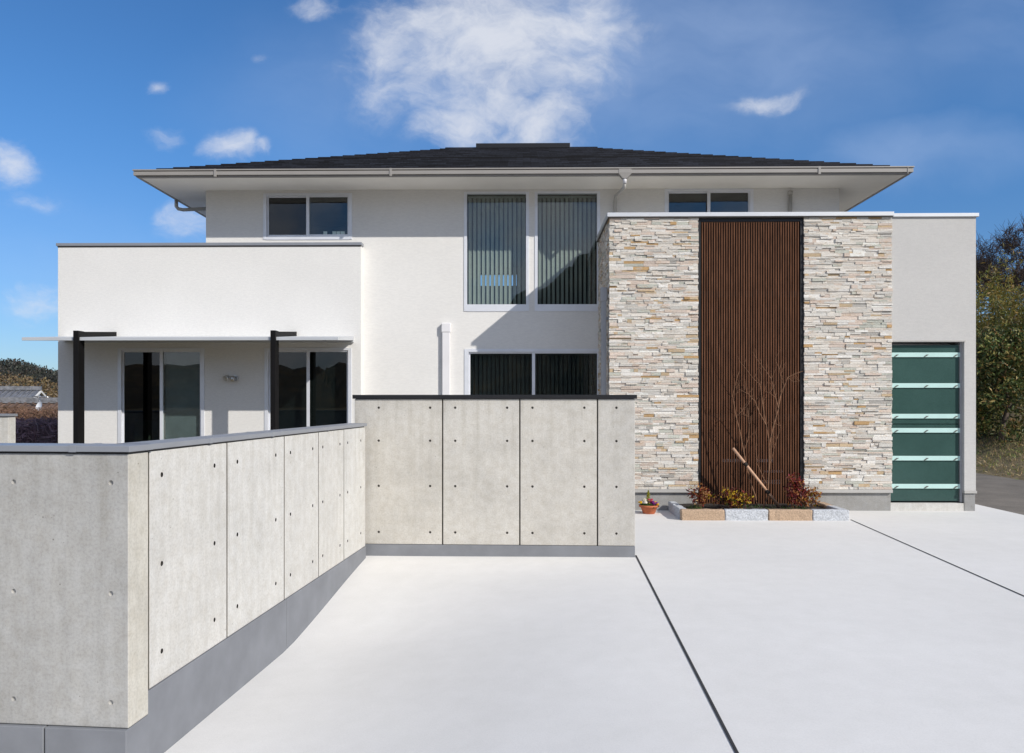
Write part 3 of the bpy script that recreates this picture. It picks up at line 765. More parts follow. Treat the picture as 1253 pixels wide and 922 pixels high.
mb = MB(); mb.box(PX(583, RYm), PX(697, RYm), RYm - .2, RYm + .2, ZR - .05, PZ(178.6, RYm)); hp(mb, 'ridge_vent', M_cope_b, .006, roof)

# rain pipes
def pipe(pts, r, mat, name='downpipe', parent=None, n=12):
    m = MB(); m.tube(pts, r, n); return hp(m, name, mat, 0, parent)
xq = PX(764.5, Y0g + .05); yq = Y0g + .06
hop = MB(); hop.hexa([(xq - .04, yq - .045, ZG0 - .06), (xq + .04, yq - .045, ZG0 - .06), (xq + .04, yq + .045, ZG0 - .06), (xq - .04, yq + .045, ZG0 - .06),
                      (xq - .12, Y0g + .006, ZG0 + .03), (xq + .12, Y0g + .006, ZG0 + .03), (xq + .12, Y0g + .10, ZG0 + .03), (xq - .12, Y0g + .10, ZG0 + .03)])
hop.box(xq - .115, xq + .115, Y0g + .006, Y0g + .03, ZG0 + .031, ZG1 + .002)
hp(hop, 'gutter_outlet', M_gutter, .003, gutter)
xw = PX(752.5, YM - .05)
pipe([(xq, yq, ZG0 - .03), (xq, yq, ZG0 - .14)], .036, M_pipe_w, 'pipe_collar')
pipe([(xq, yq, ZG0 - .12), (xq - .005, yq + .03, ZG0 - .2), (xw + .01, YM - .08, PZ(241, YM - .05)), (xw, YM - .05, PZ(247, YM - .05)), (xw, YM - .05, 3.2)], .03, M_pipe_t)
pipe([(PX(967, YM - .05), YM - .05, PZ(238, YM - .05)), (PX(967, YM - .05), YM - .05, 3.3)], .036, M_pipe_t)
pipe([(PX(967, YM - .05), YM - .05, PZ(235.5, YM - .05)), (PX(967, YM - .05), YM - .05, PZ(240, YM - .05))], .045, M_pipe_t, 'pipe_collar')
# side-gutter pipe at left
yl = 15.6
pipe([(X0g + .06, yl, ZG0 + .02), (X0g + .06, yl, ZG0 - .12), (X0g + .10, yl, ZG0 - .17), (X0g + .2, yl, ZG0 - .19), (XL - .03, yl, ZG0 - .16)], .036, M_pipe_t)
# square white duct on the main wall
xa, xb = PX(541, YM - .07), PX(550.5, YM - .07)
mb = MB(); mb.box(xa, xb, YM - .075, YM - .002, .4, PZ(400, YM)); mb.box(xa - .012, xb + .012, YM - .085, YM - .002, PZ(407, YM), PZ(396, YM)); hp(mb, 'pipe_cover', M_pipe_w, .01)
# grey duct in the corner by the stone block
dx0, dx1, dy0 = BX0 - .125, BX0 - .04, YB + .12
mb = MB(); mb.box(dx0, dx1, dy0, dy0 + .085, .02, PZ(368, dy0)); hp(mb, 'downpipe', M_pipe_g, .01)
mb = MB(); mb.box(dx0 - .012, dx1 + .012, dy0 - .012, dy0 + .097, PZ(368, dy0) - .01, PZ(352, dy0)); hp(mb, 'pipe_collar', M_pipe_g, .01)
mb = MB(); mb.box(dx1 + .001, BX0 + .0, dy0 + .02, dy0 + .06, PZ(392, dy0), PZ(388, dy0)); hp(mb, 'pipe_bracket', M_pipe_g)

# ---- stone-clad block
LX0, LX1 = PX(854, YB), PX(984.5, YB)
ZST = PZ(598.5, YB)
mb = MB()
mb.box(BX0 + .03, LX0 - .002, YB + .03, YB + .2, ZST - .06, ZB); mb.box(LX1 + .002, BX1, YB + .03, YB + .2, ZST - .06, ZB)
mb.box(BX0 + .03, BX0 + .2, YB + .201, YM - .002, ZST - .06, ZB); mb.box(BX0 + .03, BX0 + .17, YM - .001, YM, 3.0, ZB)
mb.box(BX0 + .201, BX1, YM - .2, YM - .01, .3, ZB)
mb.box(BX0 + .201, BX1, YB + .4, YM - .21, ZB - .45, ZB - .35)
hp(mb, 'block_wall', M_conc_side)
PAL = [((.74, .70, .64), 26), ((.70, .645, .58), 20), ((.62, .60, .56), 16), ((.68, .575, .50), 16), ((.58, .45, .30), 6), ((.52, .34, .17), 3), ((.55, .56, .50), 9), ((.46, .44, .41), 4), ((.80, .775, .735), 20)]
PAL0 = [((.70, .665, .615), 30), ((.62, .60, .565), 22), ((.52, .515, .50), 14), ((.66, .57, .50), 14), ((.56, .41, .25), 7), ((.50, .29, .12), 4), ((.47, .485, .44), 8), ((.38, .36, .33), 4), ((.76, .74, .71), 16)]
def pick(rnd):
    t = rnd.uniform(0, sum(w for _, w in PAL))
    for c, w in PAL:
        t -= w
        if t <= 0: break
    k = rnd.uniform(.86, 1.1); return tuple(min(.85, x * k) for x in c)
def clad(mb, L, z0, z1, place, seed, edge0=0, edge1=0):
    rnd = random.Random(seed); z = z0
    while z < z1 - .012:
        h = rnd.choice((.026, .032, .038, .044, .05, .058)); 
        if z + h > z1 - .015: h = z1 - z
        s = -rnd.uniform(0, edge0)
        while s < L - .001:
            l = rnd.choice((.07, .10, .13, .17, .21, .25, .31)) * rnd.uniform(.85, 1.2)
            e = min(s + l, L + rnd.uniform(0, edge1)); 
            if L - e < .06: e = L + rnd.uniform(0, edge1)
            p = rnd.triangular(0.0, .034, .012); c = pick(rnd)
            hh = h; 
            if h > .045 and rnd.random() < .4:      # split course
                m_ = z + h * rnd.uniform(.4, .6)
                for (a, b) in ((z, m_), (m_, z + h)):
                    place(mb, s + .001, e - .001, a + .0012, b - .0012, rnd.triangular(.0, .034, .012), pick(rnd), rnd)
            else: place(mb, s + .001, e - .001, z + .0012, z + hh - .0012, p, c, rnd)
            s = e
        z += h
def front_place(x0):
    def f(mb, s, e, a, b, p, c, rnd):
        j = lambda: rnd.uniform(-.004, .004)
        y = YB + .012 - p
        mb.hexa([(x0 + s, y + j(), a), (x0 + e, y + j(), a), (x0 + e, YB + .04, a), (x0 + s, YB + .04, a), (x0 + s, y + j(), b), (x0 + e, y + j(), b), (x0 + e, YB + .04, b), (x0 + s, YB + .04, b)], c)
    return f
def side_place(mb, s, e, a, b, p, c, rnd):
    j = lambda: rnd.uniform(-.004, .004); x = BX0 + .012 - p
    mb.hexa([(x + j(), YB + .045 + s, a), (BX0 + .04, YB + .045 + s, a), (BX0 + .04, YB + .045 + e, a), (x + j(), YB + .045 + e, a), (x + j(), YB + .045 + s, b), (BX0 + .04, YB + .045 + s, b), (BX0 + .04, YB + .045 + e, b), (x + j(), YB + .045 + e, b)], c)
mb = MB(); clad(mb, LX0 - BX0, ZST, ZB - .008, front_place(BX0), 11, .014, .014); hp(mb, 'stone_cladding', M_stone)
mb = MB(); clad(mb, BX1 - LX1, ZST, ZB - .008, front_place(LX1), 12, .014, .014); hp(mb, 'stone_cladding', M_stone)
mb = MB(); clad(mb, YM - YB - .05, ZST, ZB - .008, side_place, 13, 0, 0); hp(mb, 'stone_cladding', M_stone)
# cap
ZC = PZ(261.6, YB)
mb = MB(); mb.box(BX0 - .045, BX1 + .02, YB - .05, YB + .22, ZB, ZC); mb.box(BX0 - .045, BX0 + .22, YB + .221, YM - .003, ZB, ZC)
cap = hp(mb, 'parapet_cap', M_cap, .004)
mb = MB(); x = PX(795, YB); mb.box(x - .003, x + .003, YB - .053, YB + .1, ZB - .003, ZC + .003); hp(mb, 'joint_cover', M_cap, 0, cap)
mb = MB(); mb.box(BX0 - .03, BX1 + .01, YB - .035, YB + .02, ZB - .014, ZB - .001); mb.box(BX0 - .03, BX0 + .02, YB + .021, YM - .004, ZB - .014, ZB - .001); hp(mb, 'cap_shade', M_trim_shade)  # dark strip painted as the shade under the cap
# foundation and flashing
ZF = PZ(602.5, YB)
mb = MB()
for (a, b) in ((BX0 + .02, LX0 + .002), (LX1 - .002, BX1 - .0)): mb.box(a, b, YB + .03, YB + .25, -.3, ZF)
mb.box(BX0 + .02, BX0 + .2, YB + .251, YM, -.3, ZF)
mb.box(XL + .01, BX0 + .015, YM + .02, YM + .12, -.3, FLOOR - .1)
hp(mb, 'foundation', M_base, .004)
mb = MB()
for (a, b) in ((BX0 - .02, LX0 - .003), (LX1 + .003, BX1 + .01)): mb.box(a, b, YB - .024, YB + .035, ZF, ZST - .002)
hp(mb, 'flashing', M_pipe_t, .002)
# slatted screen
scr = MB(); fy0, fy1 = YB + .025, YB + .10
scr.box(LX0 + .002, LX0 + .05, fy0, fy1, .02, ZB - .02); scr.box(LX1 - .062, LX1 - .002, fy0, fy1, .02, ZB - .02); scr.box(LX0 + .051, LX1 - .063, fy0, fy1, ZB - .075, ZB - .02)
screen = hp(scr, 'slatted_screen', M_cope_b, .003)
sl = MB(); n = 40; a0, a1 = LX0 + .06, LX1 - .072
rnd = random.Random(5)
for i in range(n):
    cx = a0 + (i + .5) * (a1 - a0) / n; w_ = .0092
    dy = rnd.uniform(-.0015, .0015)
    sl.box(cx - w_, cx + w_, fy0 + .004 + dy, fy0 + .024, .03, ZB - .08)
hp(sl, 'slats', M_slat, .0015, screen)
rl = MB()
for py in (360, 511): z = PZ(py, YB); rl.box(a0 - .005, a1 + .005, fy0 + .042, fy0 + .06, z - .05, z + .05)
rl.box(a0 - .005, a1 + .005, fy0 + .042, fy0 + .06, .03, .1)
hp(rl, 'rail', M_void, 0, screen)
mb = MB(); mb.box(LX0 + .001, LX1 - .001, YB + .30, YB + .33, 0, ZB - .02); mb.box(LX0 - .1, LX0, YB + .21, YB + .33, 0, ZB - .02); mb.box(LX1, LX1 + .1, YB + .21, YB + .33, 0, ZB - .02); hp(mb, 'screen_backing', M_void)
# pale strips standing in for bright spots seen between the slats
mb = MB()
for (x0_, x1_, y0_, y1_) in ((888, 918, 563, 567), (932, 952, 563, 567), (940, 965, 577, 580), (938, 962, 589, 594)):
    mb.box(PX(x0_, YB), PX(x1_, YB), YB + .26, YB + .29, PZ(y1_, YB), PZ(y0_, YB))
hp(mb, 'bright_spot', simple('bright_spot_grey', (.24, .24, .25), .6))

# ---- right-hand gate wing
YG = YB + .02
G0, G1 = BX1 + .002, PX(1180, YG); GZ = PZ(419, YG); ZGW = PZ(267.3, YB)
mb = MB(); wallgrid(mb, BX1 + .001, BX2, PZ(600, YG), ZGW, [(BX1 - 1, G1, -1, GZ)], YG, YG + .42)
mb.box(BX2 - .2, BX2, YG + .421, YM + 3, .3, ZGW)
hp(mb, 'gate_wing_wall', M_stucco_grey, .004)
mb = MB(); mb.box(BX1 + .022, BX2 + .035, YG - .035, YG + .45, ZGW + .001, PZ(263, YB)); hp(mb, 'parapet_cap', M_cap, .004)
mb = MB(); mb.box(G1 + .006, BX2 - .006, YG + .012, YG + .41, -.2, PZ(603, YG)); mb.box(BX2 - .19, BX2 - .006, YG + .411, YM + 3, -.2, PZ(603, YG)); hp(mb, 'foundation', M_base, .004)
mb = MB(); mb.box(G1 - .004, BX2 + .01, YG - .016, YG + .43, PZ(603, YG) + .001, PZ(600, YG) - .001); hp(mb, 'flashing', M_pipe_t)
mb = MB(); mb.box(G0 - .03, G1 - .001, YG + .012, YG + .35, -.2, .13); 
sill = hp(mb, 'threshold', M_conc_side, .006)
mb = MB(); mb.box(G0, G1 + .015, YG - .012, YG + .02, GZ, GZ + .022); hp(mb, 'flashing', M_pipe_t)
mb = MB(); mb.box(G1 - .035, G1 - .002, YG + .06, YG + .20, .14, GZ); hp(mb, 'gate_jamb', M_pipe_g)

# ------------------------------------------------------------------ glass gate
gate = empty('glass_gate', ((G0 + G1) / 2, YG + .085, .135)); tag(gate, 'green frosted glass gate with six pale horizontal rails in the right-hand opening', 'gate')
gy = YG + .085
def gp_(m, name, mat, bevel=0, parent=None):
    if name in SPLIT and len(m.v) > 8: return [gp_(i, name, mat, bevel, parent) for i in islands(m)][0]
    o = m.build(name, mat, parent or gate, bevel)
    if parent is None: o.matrix_parent_inverse = Matrix.Translation(-gate.location)
    return o
zmid = PZ(519, gy)
for (z0_, z1_, lab) in ((.16, zmid - .006, None), (zmid + .006, GZ - .05, None)):
    m = MB(); m.box(G0 + .004, G1 - .045, gy, gy + .01, z0_, z1_); gp_(m, 'glass_panel', M_gateglass)
for py in (435, 472.2, 509.4, 526.6, 560.4, 594.4):
    z = PZ(py, gy)
    m = MB(); m.box(G0 + .006, PX(1175.5, gy), gy - .022, gy - .004, z - .038, z + .038); rail = gp_(m, 'rail', M_gatebar, .003)
    m = MB()
    for px in (1095.5, 1132, 1168):
        x = PX(px, gy); m.hexa([(x - .035, gy - .034, z - .030), (x - .015, gy - .034, z - .034), (x - .015, gy - .0225, z - .034), (x - .035, gy - .0225, z - .030),
                                (x + .01, gy - .034, z + .004), (x + .045, gy - .034, z + .004), (x + .045, gy - .0225, z + .004), (x + .01, gy - .0225, z + .004)])
    gp_(m, 'clamp_shadow', M_trim_shade, 0, rail)  # slanted dark pieces painted as the cast shadows of the clamps
m = MB(); m.box(G0, G1 - .04, gy + .6, gy + .62, .14, GZ - .06); gp_(m, 'passage_shade_sheet', simple('passage_shade', (.05, .06, .055), .9))  # dark-coloured sheet added for the shade of the passage

# ------------------------------------------------------------------ canopy over the doors
YCF = YW / 1.0925
can = empty('canopy', (-6, YW, 0)); tag(can, 'thin pale canopy on two black posts over the left glass doors', 'canopy')
def cp_(m, name, mat, bevel=0, parent=None):
    o = m.build(name, mat, parent or can, bevel)
    if parent is None: o.matrix_parent_inverse = Matrix.Translation(-can.location)
    return o
cx0, cx1 = PX(26.5, YCF), PX(414, YCF)
zf0, zf1 = PZ(416.3, YCF), PZ(412.2, YCF); zb0, zb1 = PZ(418.5, YW), PZ(411.3, YW)
m = MB(); m.hexa([(cx0, YCF, zf0), (cx1, YCF, zf0), (cx1, YW - .002, zb0 + .03), (cx0, YW - .002, zb0 + .03), (cx0, YCF, zf1), (cx1, YCF, zf1), (cx1, YW - .002, zb1), (cx0, YW - .002, zb1)])
cp_(m, 'canopy_panel', M_canopy, .004)
m = MB(); m.box(cx0 + .05, cx1, YW - .05, YW - .001, zb0 - .012, zb0 + .028); cp_(m, 'wall_rail', M_canopy, .003)
m = MB(); m.lathe([(0.0, 0), (.035, 0), (.035, -.02), (0, -.02)], 16, (PX(397, 14.2), 14.2, zb0 - .0 + .012)); cp_(m, 'downlight', M_black)
for (pa, pb) in ((89.8, 96.3), (331, 337.3)):
    x0_, x1_ = PX(pa, YCF - .03), PX(pb, YCF - .03); yp = YCF - .04
    ztop = PZ(404, yp)
    m = MB(); m.box(x0_, x1_, yp, yp + .19, -.2, ztop); post = cp_(m, 'post', M_black, .003)
    m = MB(); m.hexa([(x0_ + .004, yp + .191, zf1 + .002), (x1_ - .004, yp + .191, zf1 + .002), (x1_ - .004, YW - .003, zb1 + .003), (x0_ + .004, YW - .003, zb1 + .003),
                      (x0_ + .004, yp + .191, ztop - .004), (x1_ - .004, yp + .191, ztop - .004), (x1_ - .004, YW - .003, PZ(405.8, YW)), (x0_ + .004, YW - .003, PZ(405.8, YW))])
    cp_(m, 'arm', M_black, .002)

# ------------------------------------------------------------------ wall spotlight between the doors
lx, lz = PX(285, YW), PZ(463, YW)
lamp = empty('wall_spotlight', (lx, YW, lz)); tag(lamp, 'small silver sensor spotlight on the white wall between the glass doors', 'wall lamp')
def lp_(m, name, mat, parent=None):
    return m.build(name, mat, parent or lamp)
m = MB(); m.tube([(.05, -.001, .0), (.05, -.03, .0)], .055, 16); lp_(m, 'mounting_plate', M_steel)
m = MB(); m.tube([(.03, -.03, .01), (.02, -.09, .01)], [.03, .03], 12); m.tube([(.03, -.10, .04), (.03, -.10, -.055)], [.042, .05], 14); lp_(m, 'sensor', M_steel)
m = MB(); m.tube([(.03, -.08, .02), (-.06, -.10, .02)], .014, 10); lp_(m, 'arm', M_steel)
m = MB(); m.tube([(-.06, -.06, .035), (-.075, -.10, .015), (-.09, -.16, -.01)], [.03, .045, .05], 14); m.lathe([(0, 0), (.04, 0)], 14, (0, 0, 0), None, Matrix.Translation((-.09, -.161, -.01)) @ Matrix.Rotation(1.7, 4, 'X')); lp_(m, 'lamp_head', M_steel)

# ------------------------------------------------------------------ planter
PLY = 11.88
pl0, pl1 = PX(833.5, PLY), PX(1040, PLY)
planter = empty('planter', ((pl0 + pl1) / 2, PLY, 0)); tag(planter, 'low planter of grey and tan granite blocks in front of the slatted screen', 'planter')
def pp_(m, name, mat, bevel=0):
    o = m.build(name, mat, planter, bevel); o.matrix_parent_inverse = Matrix.Translation(-planter.location); return o
def rough_block(x0, x1, y0, y1, z0, z1, mat, seed, lab):
    bm = bmesh.new(); bmesh.ops.create_cube(bm, size=1)
    for v in bm.verts: v.co = Vector((x0 + (v.co.x + .5) * (x1 - x0), y0 + (v.co.y + .5) * (y1 - y0), z0 + (v.co.z + .5) * (z1 - z0)))
    bmesh.ops.bevel(bm, geom=list(bm.edges), offset=.012, segments=1, affect='EDGES')
    bmesh.ops.subdivide_edges(bm, edges=list(bm.edges), cuts=7, use_grid_fill=True)
    for v in bm.verts:
        k = fbm(v.co.x * 9, v.co.y * 9, v.co.z * 9 + seed, 3) * .008; v.co += v.normal * k if v.normal.length else Vector((0, 0, 0))
    me = bpy.data.meshes.new('kerb_stone'); bm.to_mesh(me); bm.free(); me.materials.append(mat)
    o = bpy.data.objects.new('kerb_stone', me); COL.objects.link(o); o.parent = planter; o.matrix_parent_inverse = Matrix.Translation(-planter.location); o['label'] = lab
    return o
pz = .165; n4 = [833.5, 887, 940.5, 994.5, 1040]
for i in range(4):
    rough_block(PX(n4[i], PLY) + .004, PX(n4[i + 1], PLY) - .004, PLY, PLY + .13, -.05, pz, (M_granite_b, M_granite_g)[i % 2], i, ('tan granite kerb stone', 'grey granite kerb stone')[i % 2])
rough_block(pl0 - .005, pl0 + .12, PLY + .14, PLY + .62, -.05, pz - .004, M_granite_g, 7, 'grey granite kerb stone')
rough_block(pl0 - .005, pl0 + .12, PLY + .63, YB - .04, -.05, pz, M_granite_g, 8, 'grey granite kerb stone')
rough_block(pl1 - .13, pl1, PLY + .14, PLY + .60, -.05, pz - .003, M_granite_g, 9, 'grey granite kerb stone')
rough_block(pl1 - .14, pl1 - .005, PLY + .61, YB - .04, -.05, pz, M_granite_b, 10, 'tan granite kerb stone')
so = grid_mesh('soil', [pl0 + .11 + i * (pl1 - pl0 - .22) / 40 for i in range(41)], [PLY + .12 + i * (YB + .02 - PLY - .12) / 16 for i in range(17)], lambda x, y: .115 + .025 * fbm(x * 5, y * 5), M_soil)
so.parent = planter; so.matrix_parent_inverse = Matrix.Translation(-planter.location)

# ------------------------------------------------------------------ plants
def leaf(mb, p, size, rnd, col, asp=.5, up=.3, nrm=None):
    d = Vector((rnd.gauss(0, 1), rnd.gauss(0, 1), rnd.gauss(0, 1) + up)).normalized()
    s = d.cross(Vector((rnd.gauss(0, 1), rnd.gauss(0, 1), rnd.gauss(0, 1)))).normalized() * size * asp * .5
    a = Vector(p); b = a + d * size; m_ = a + d * size * .5 + s.cross(d).normalized() * size * .08
    mb.quad([a, m_ + s, b, m_ - s], col)
def jit(c, rnd, k=.25):
    f = rnd.uniform(1 - k, 1 + k); return tuple(max(.004, min(.9, x * f * rnd.uniform(.93, 1.07))) for x in c)
def shrub(label, x, y, w, h, cols, n, seed, lean=0):
    rnd = random.Random(seed); root = empty('nandina_shrub', (x, y, .12)); tag(root, label, 'shrub', None)
    st_ = MB(); lf = MB(); tips = []
    for k in range(max(5, int(w * 26))):
        a = rnd.uniform(0, 2 * PI); r_ = rnd.uniform(0, 1) ** .6 * w / 2; hh = h * rnd.uniform(.6, 1.0) * (1 - .35 * (r_ / (w / 2)) ** 2)
        e = Vector((math.cos(a) * r_ + lean * hh, math.sin(a) * r_ * .7, hh)); b = Vector((math.cos(a) * r_ * .35, math.sin(a) * r_ * .25, -.02)); m_ = (b + e) / 2 + Vector((rnd.uniform(-.02, .02), rnd.uniform(-.02, .02), 0))
        st_.tube([b, m_, e], [.0045, .0035, .002], 5)
        tips += [(e, 1), (m_ * .4 + e * .6, .8), (m_, .5)]
    for i in range(n):
        e, k = rnd.choice(tips)
        if k < 1 and rnd.random() < .3: continue
        o_ = Vector((rnd.gauss(0, .035), rnd.gauss(0, .035), rnd.gauss(0, .03)))
        leaf(lf, e + o_, rnd.uniform(.036, .066), rnd, jit(rnd.choice(cols), rnd), .52)
    st_.build('stems', M_bark, root); lf.build('foliage', M_leaf, root)
RED = (.20, .022, .014); DRED = (.085, .014, .014); YEL = (.50, .32, .02); ORG = (.34, .13, .03); GRN = (.07, .10, .018); PNK = (.30, .05, .06)
ys_ = 12.35
shrub('small rusty red shrub at the left end of the planter', PX(856, ys_), ys_, .26, .36, [RED, ORG, DRED, (.42, .24, .10), RED], 520, 1)
shrub('wide yellow and dark red shrub left of the bare tree', PX(893, ys_), ys_, .58, .34, [YEL, YEL, DRED, DRED, RED, GRN, ORG], 1150, 2)
shrub('tallest dark red shrub right of the leaning stake', PX(969, ys_), ys_, .38, .52, [DRED, DRED, RED, PNK, RED, ORG], 950, 3)
shrub('small golden orange shrub at the right end of the planter', PX(993, ys_), ys_ + .1, .26, .34, [ORG, ORG, YEL, (.40, .22, .09), RED], 520, 4)
# small green groundcover on the soil
rnd = random.Random(8); m = MB()
for i in range(380):
    px = rnd.choice((rnd.uniform(842, 860), rnd.uniform(955, 990), rnd.uniform(900, 950))); yy = rnd.uniform(12.05, 12.6)
    leaf(m, (PX(px, yy), yy, .13), rnd.uniform(.02, .05), rnd, jit((.06, .11, .02), rnd), .35, 1.2)
tag(m.build('ground_cover', M_leaf), kind='stuff')

# bare multi-stemmed sapling
TY = 12.66
def tp(zx, zy, y=TY): px = 880 + zx * .2277; py = 430 + zy * .2277; return (PX(px, y), y, PZ(py, y))
tree = empty('bare_sapling', (tp(220, 858)[0], TY, .1)); tag(tree, 'bare young multi-stemmed tree in the planter before the slatted screen', 'tree')
stems = [([(207, 868), (195, 780), (165, 700), (150, 640), (130, 540), (110, 440), (85, 340), (68, 240), (78, 190), (100, 110)], .0125, -.05),
         ([(225, 868), (240, 830), (262, 780), (268, 640), (270, 490), (290, 400), (318, 310), (330, 240), (370, 140), (410, 122), (450, 108)], .0155, .0)]
brs = [([(130, 540), (155, 470), (157, 400), (150, 350), (125, 335)], .006, -.05), ([(92, 350), (120, 320), (150, 285), (165, 262)], .005, -.05), ([(100, 345), (125, 340), (150, 355)], .004, -.06),
       ([(270, 490), (250, 395), (215, 330), (190, 270), (150, 230), (100, 205)], .008, -.04), ([(250, 395), (235, 290), (225, 180), (190, 150), (140, 80)], .007, .05), ([(225, 180), (232, 130), (235, 85)], .004, .05),
       ([(318, 310), (305, 250), (295, 200), (285, 150), (260, 110), (205, 40)], .008, .04), ([(318, 300), (328, 230), (330, 160), (315, 100), (290, 45)], .006, -.06), ([(330, 240), (350, 190), (345, 120)], .004, .06),
       ([(262, 720), (235, 670), (210, 600), (205, 520), (215, 470)], .006, .08), ([(275, 600), (300, 480), (318, 400)], .005, -.08), ([(370, 140), (400, 165), (440, 160)], .004, .05), ([(270, 640), (285, 520), (318, 340)], .006, .06),
       ([(305, 250), (270, 225), (240, 215)], .004, -.03), ([(68, 240), (95, 225), (130, 210)], .003, -.05)]
tr = MB(); rnd = random.Random(21)
def polyline(pts, y0, bend=0):
    P = [Vector(tp(x, y)) for x, y in pts]
    for i, p in enumerate(P): p.y += bend * i / (len(P) - 1) * 1.5 + rnd.uniform(-.008, .008); p.x += rnd.uniform(-.004, .004)
    return P
for pts, r_, b in stems:
    P = polyline(pts, TY, b); tr.tube(P, [r_ * (1 - .8 * i / (len(P) - 1)) for i in range(len(P))], 7)
tr.build('trunk', M_bark, tree).matrix_parent_inverse = Matrix.Translation(-tree.location)
bt = MB()
for pts, r_, b in brs:
    P = polyline(pts, TY, b); tt = [r_ * (1 - .75 * i / (len(P) - 1)) for i in range(len(P))]; bt.tube(P, tt, 5)
    for p in P[1:]:
        for k in range(2):
            q = p + Vector((rnd.gauss(0, .05), rnd.gauss(0, .05), rnd.uniform(.06, .2))); bt.tube([p, (p + q) / 2 + Vector((rnd.gauss(0, .012), 0, 0)), q], [.0024, .002, .0011], 4)
bt.build('branches', M_bark, tree).matrix_parent_inverse = Matrix.Translation(-tree.location)
# leaning stake
sa, sb_ = Vector(tp(74, 520, TY - .1)), Vector(tp(330, 864, TY - .06))
sb_.z = .09
stake = MB(); stake.tube([sb_, sb_.lerp(sa, .5), sa], [.024, .0235, .022], 14)
so = stake.build('tree_stake', M_stake); tag(so, 'peeled wooden stake leaning across the bare sapling', 'stake')
for k, t in ((0, .735), (1, .275)):
    m = MB(); p = sb_.lerp(sa, t); dd = (sa - sb_).normalized()
    m.tube([p - dd * .035, p - dd * .012, p + dd * .012, p + dd * .035], [.028, .032, .031, .028], 10)
    o = m.build('rope_tie', M_tie, so)

# flower pot
py_ = 12.62; fx = PX(794, py_)
pot = empty('flower_pot', (fx, py_, .004)); tag(pot, 'small terracotta bowl of mixed flowers beside the screen wall end', 'flower pot')
m = MB(); m.lathe([(0, 0), (.092, 0), (.098, .008), (.135, .105), (.158, .108), (.163, .140), (.150, .142), (.145, .118), (0, .118)], 28); m.build('bowl', M_terra, pot)
m = MB(); m.lathe([(.146, .12), (.1, .13), (0, .135)], 20); m.build('soil', M_soil, pot)
rnd = random.Random(31)
def blossom(m, p, r_, col, n=9):
    for i in range(n):
        a = rnd.uniform(0, 2 * PI); t = rnd.uniform(.1, 1.2); d = Vector((math.cos(a) * math.sin(t), math.sin(a) * math.sin(t) - .35, math.cos(t))).normalized()
        s = d.orthogonal().normalized() * r_ * .6; q = d.cross(s).normalized() * r_ * .6; c = Vector(p) + d * r_ * .55
        m.quad([c - s, c - q, c + s, c + q], jit(col, rnd, .15))
for nm, cl, x0_, cnt, zz, rr in (('yellow_blossoms', (.80, .50, .01), (-.15, -.12), 3, .17, .034), ('yellow_blossoms', (.80, .50, .01), (.11, .14), 3, .17, .034), ('white_blossoms', (.80, .76, .62), (-.09, -.045), 5, .20, .042), ('purple_blossoms', (.25, .03, .22), (.0, .10), 6, .18, .034), ('pink_blossoms', (.50, .05, .10), (-.01, .05), 4, .21, .03)):
    m = MB()
    for i in range(cnt):
        xx = rnd.uniform(*x0_)
        blossom(m, (xx + rnd.uniform(-.015, .015), rnd.uniform(-.11, .03), zz + rnd.uniform(-.02, .02)), rr, cl)
    m.build(nm, M_petal, pot)
m = MB()
for i in range(260):
    a = rnd.uniform(0, 2 * PI); r_ = .14 * math.sqrt(rnd.random()); leaf(m, (r_ * math.cos(a), r_ * math.sin(a), .125), rnd.uniform(.03, .06), rnd, jit((.06, .12, .025), rnd), .5, 1.0)
m.build('foliage', M_leaf, pot)
m = MB()
for i in range(420):
    t = rnd.random(); z = .15 + .21 * t; r_ = .042 * (1 - t) ** .7 * rnd.uniform(.4, 1); a = rnd.uniform(0, 2 * PI); leaf(m, (-.005 + r_ * math.cos(a), .03 + r_ * math.sin(a), z), rnd.uniform(.018, .03), rnd, jit((.36, .34, .03), rnd), .4, 1.8)
m.build('dwarf_conifer', M_leaf, pot)

# ------------------------------------------------------------------ trees on the bank at the right
def limb_tree(root, trunk_h, crown, rnd, mat, r0=.12, twigs=0):
    m = MB(); tips = []
    def grow(p, d, L, r_, lvl):
        n = 4; P = [p]; dd = d.copy()
        for i in range(n):
            dd = (dd + Vector((rnd.gauss(0, .16), rnd.gauss(0, .16), rnd.gauss(.05, .1)))).normalized(); P.append(P[-1] + dd * L / n)
        m.tube(P, [r_ * (1 - .5 * i / n) for i in range(n + 1)], 6 if lvl < 2 else 4, caps=False)
        if lvl >= crown: tips.append(P[-1]); tips.append(P[-2]); return
        for k in range(rnd.choice((3, 4)) if lvl < crown - 1 else rnd.choice((3, 4, 5))):
            a = rnd.uniform(0, 2 * PI); nd = (dd * .75 + Vector((math.cos(a), math.sin(a), rnd.uniform(-.1, .5))) * .75).normalized()
            grow(P[rnd.choice((2, 3, 4))], nd, L * rnd.uniform(.55, .8), r_ * .5, lvl + 1)
    grow(Vector((0, 0, -.2)), Vector((0, 0, 1)), trunk_h, r0, 0)
    m.build('trunk', mat, root); return tips
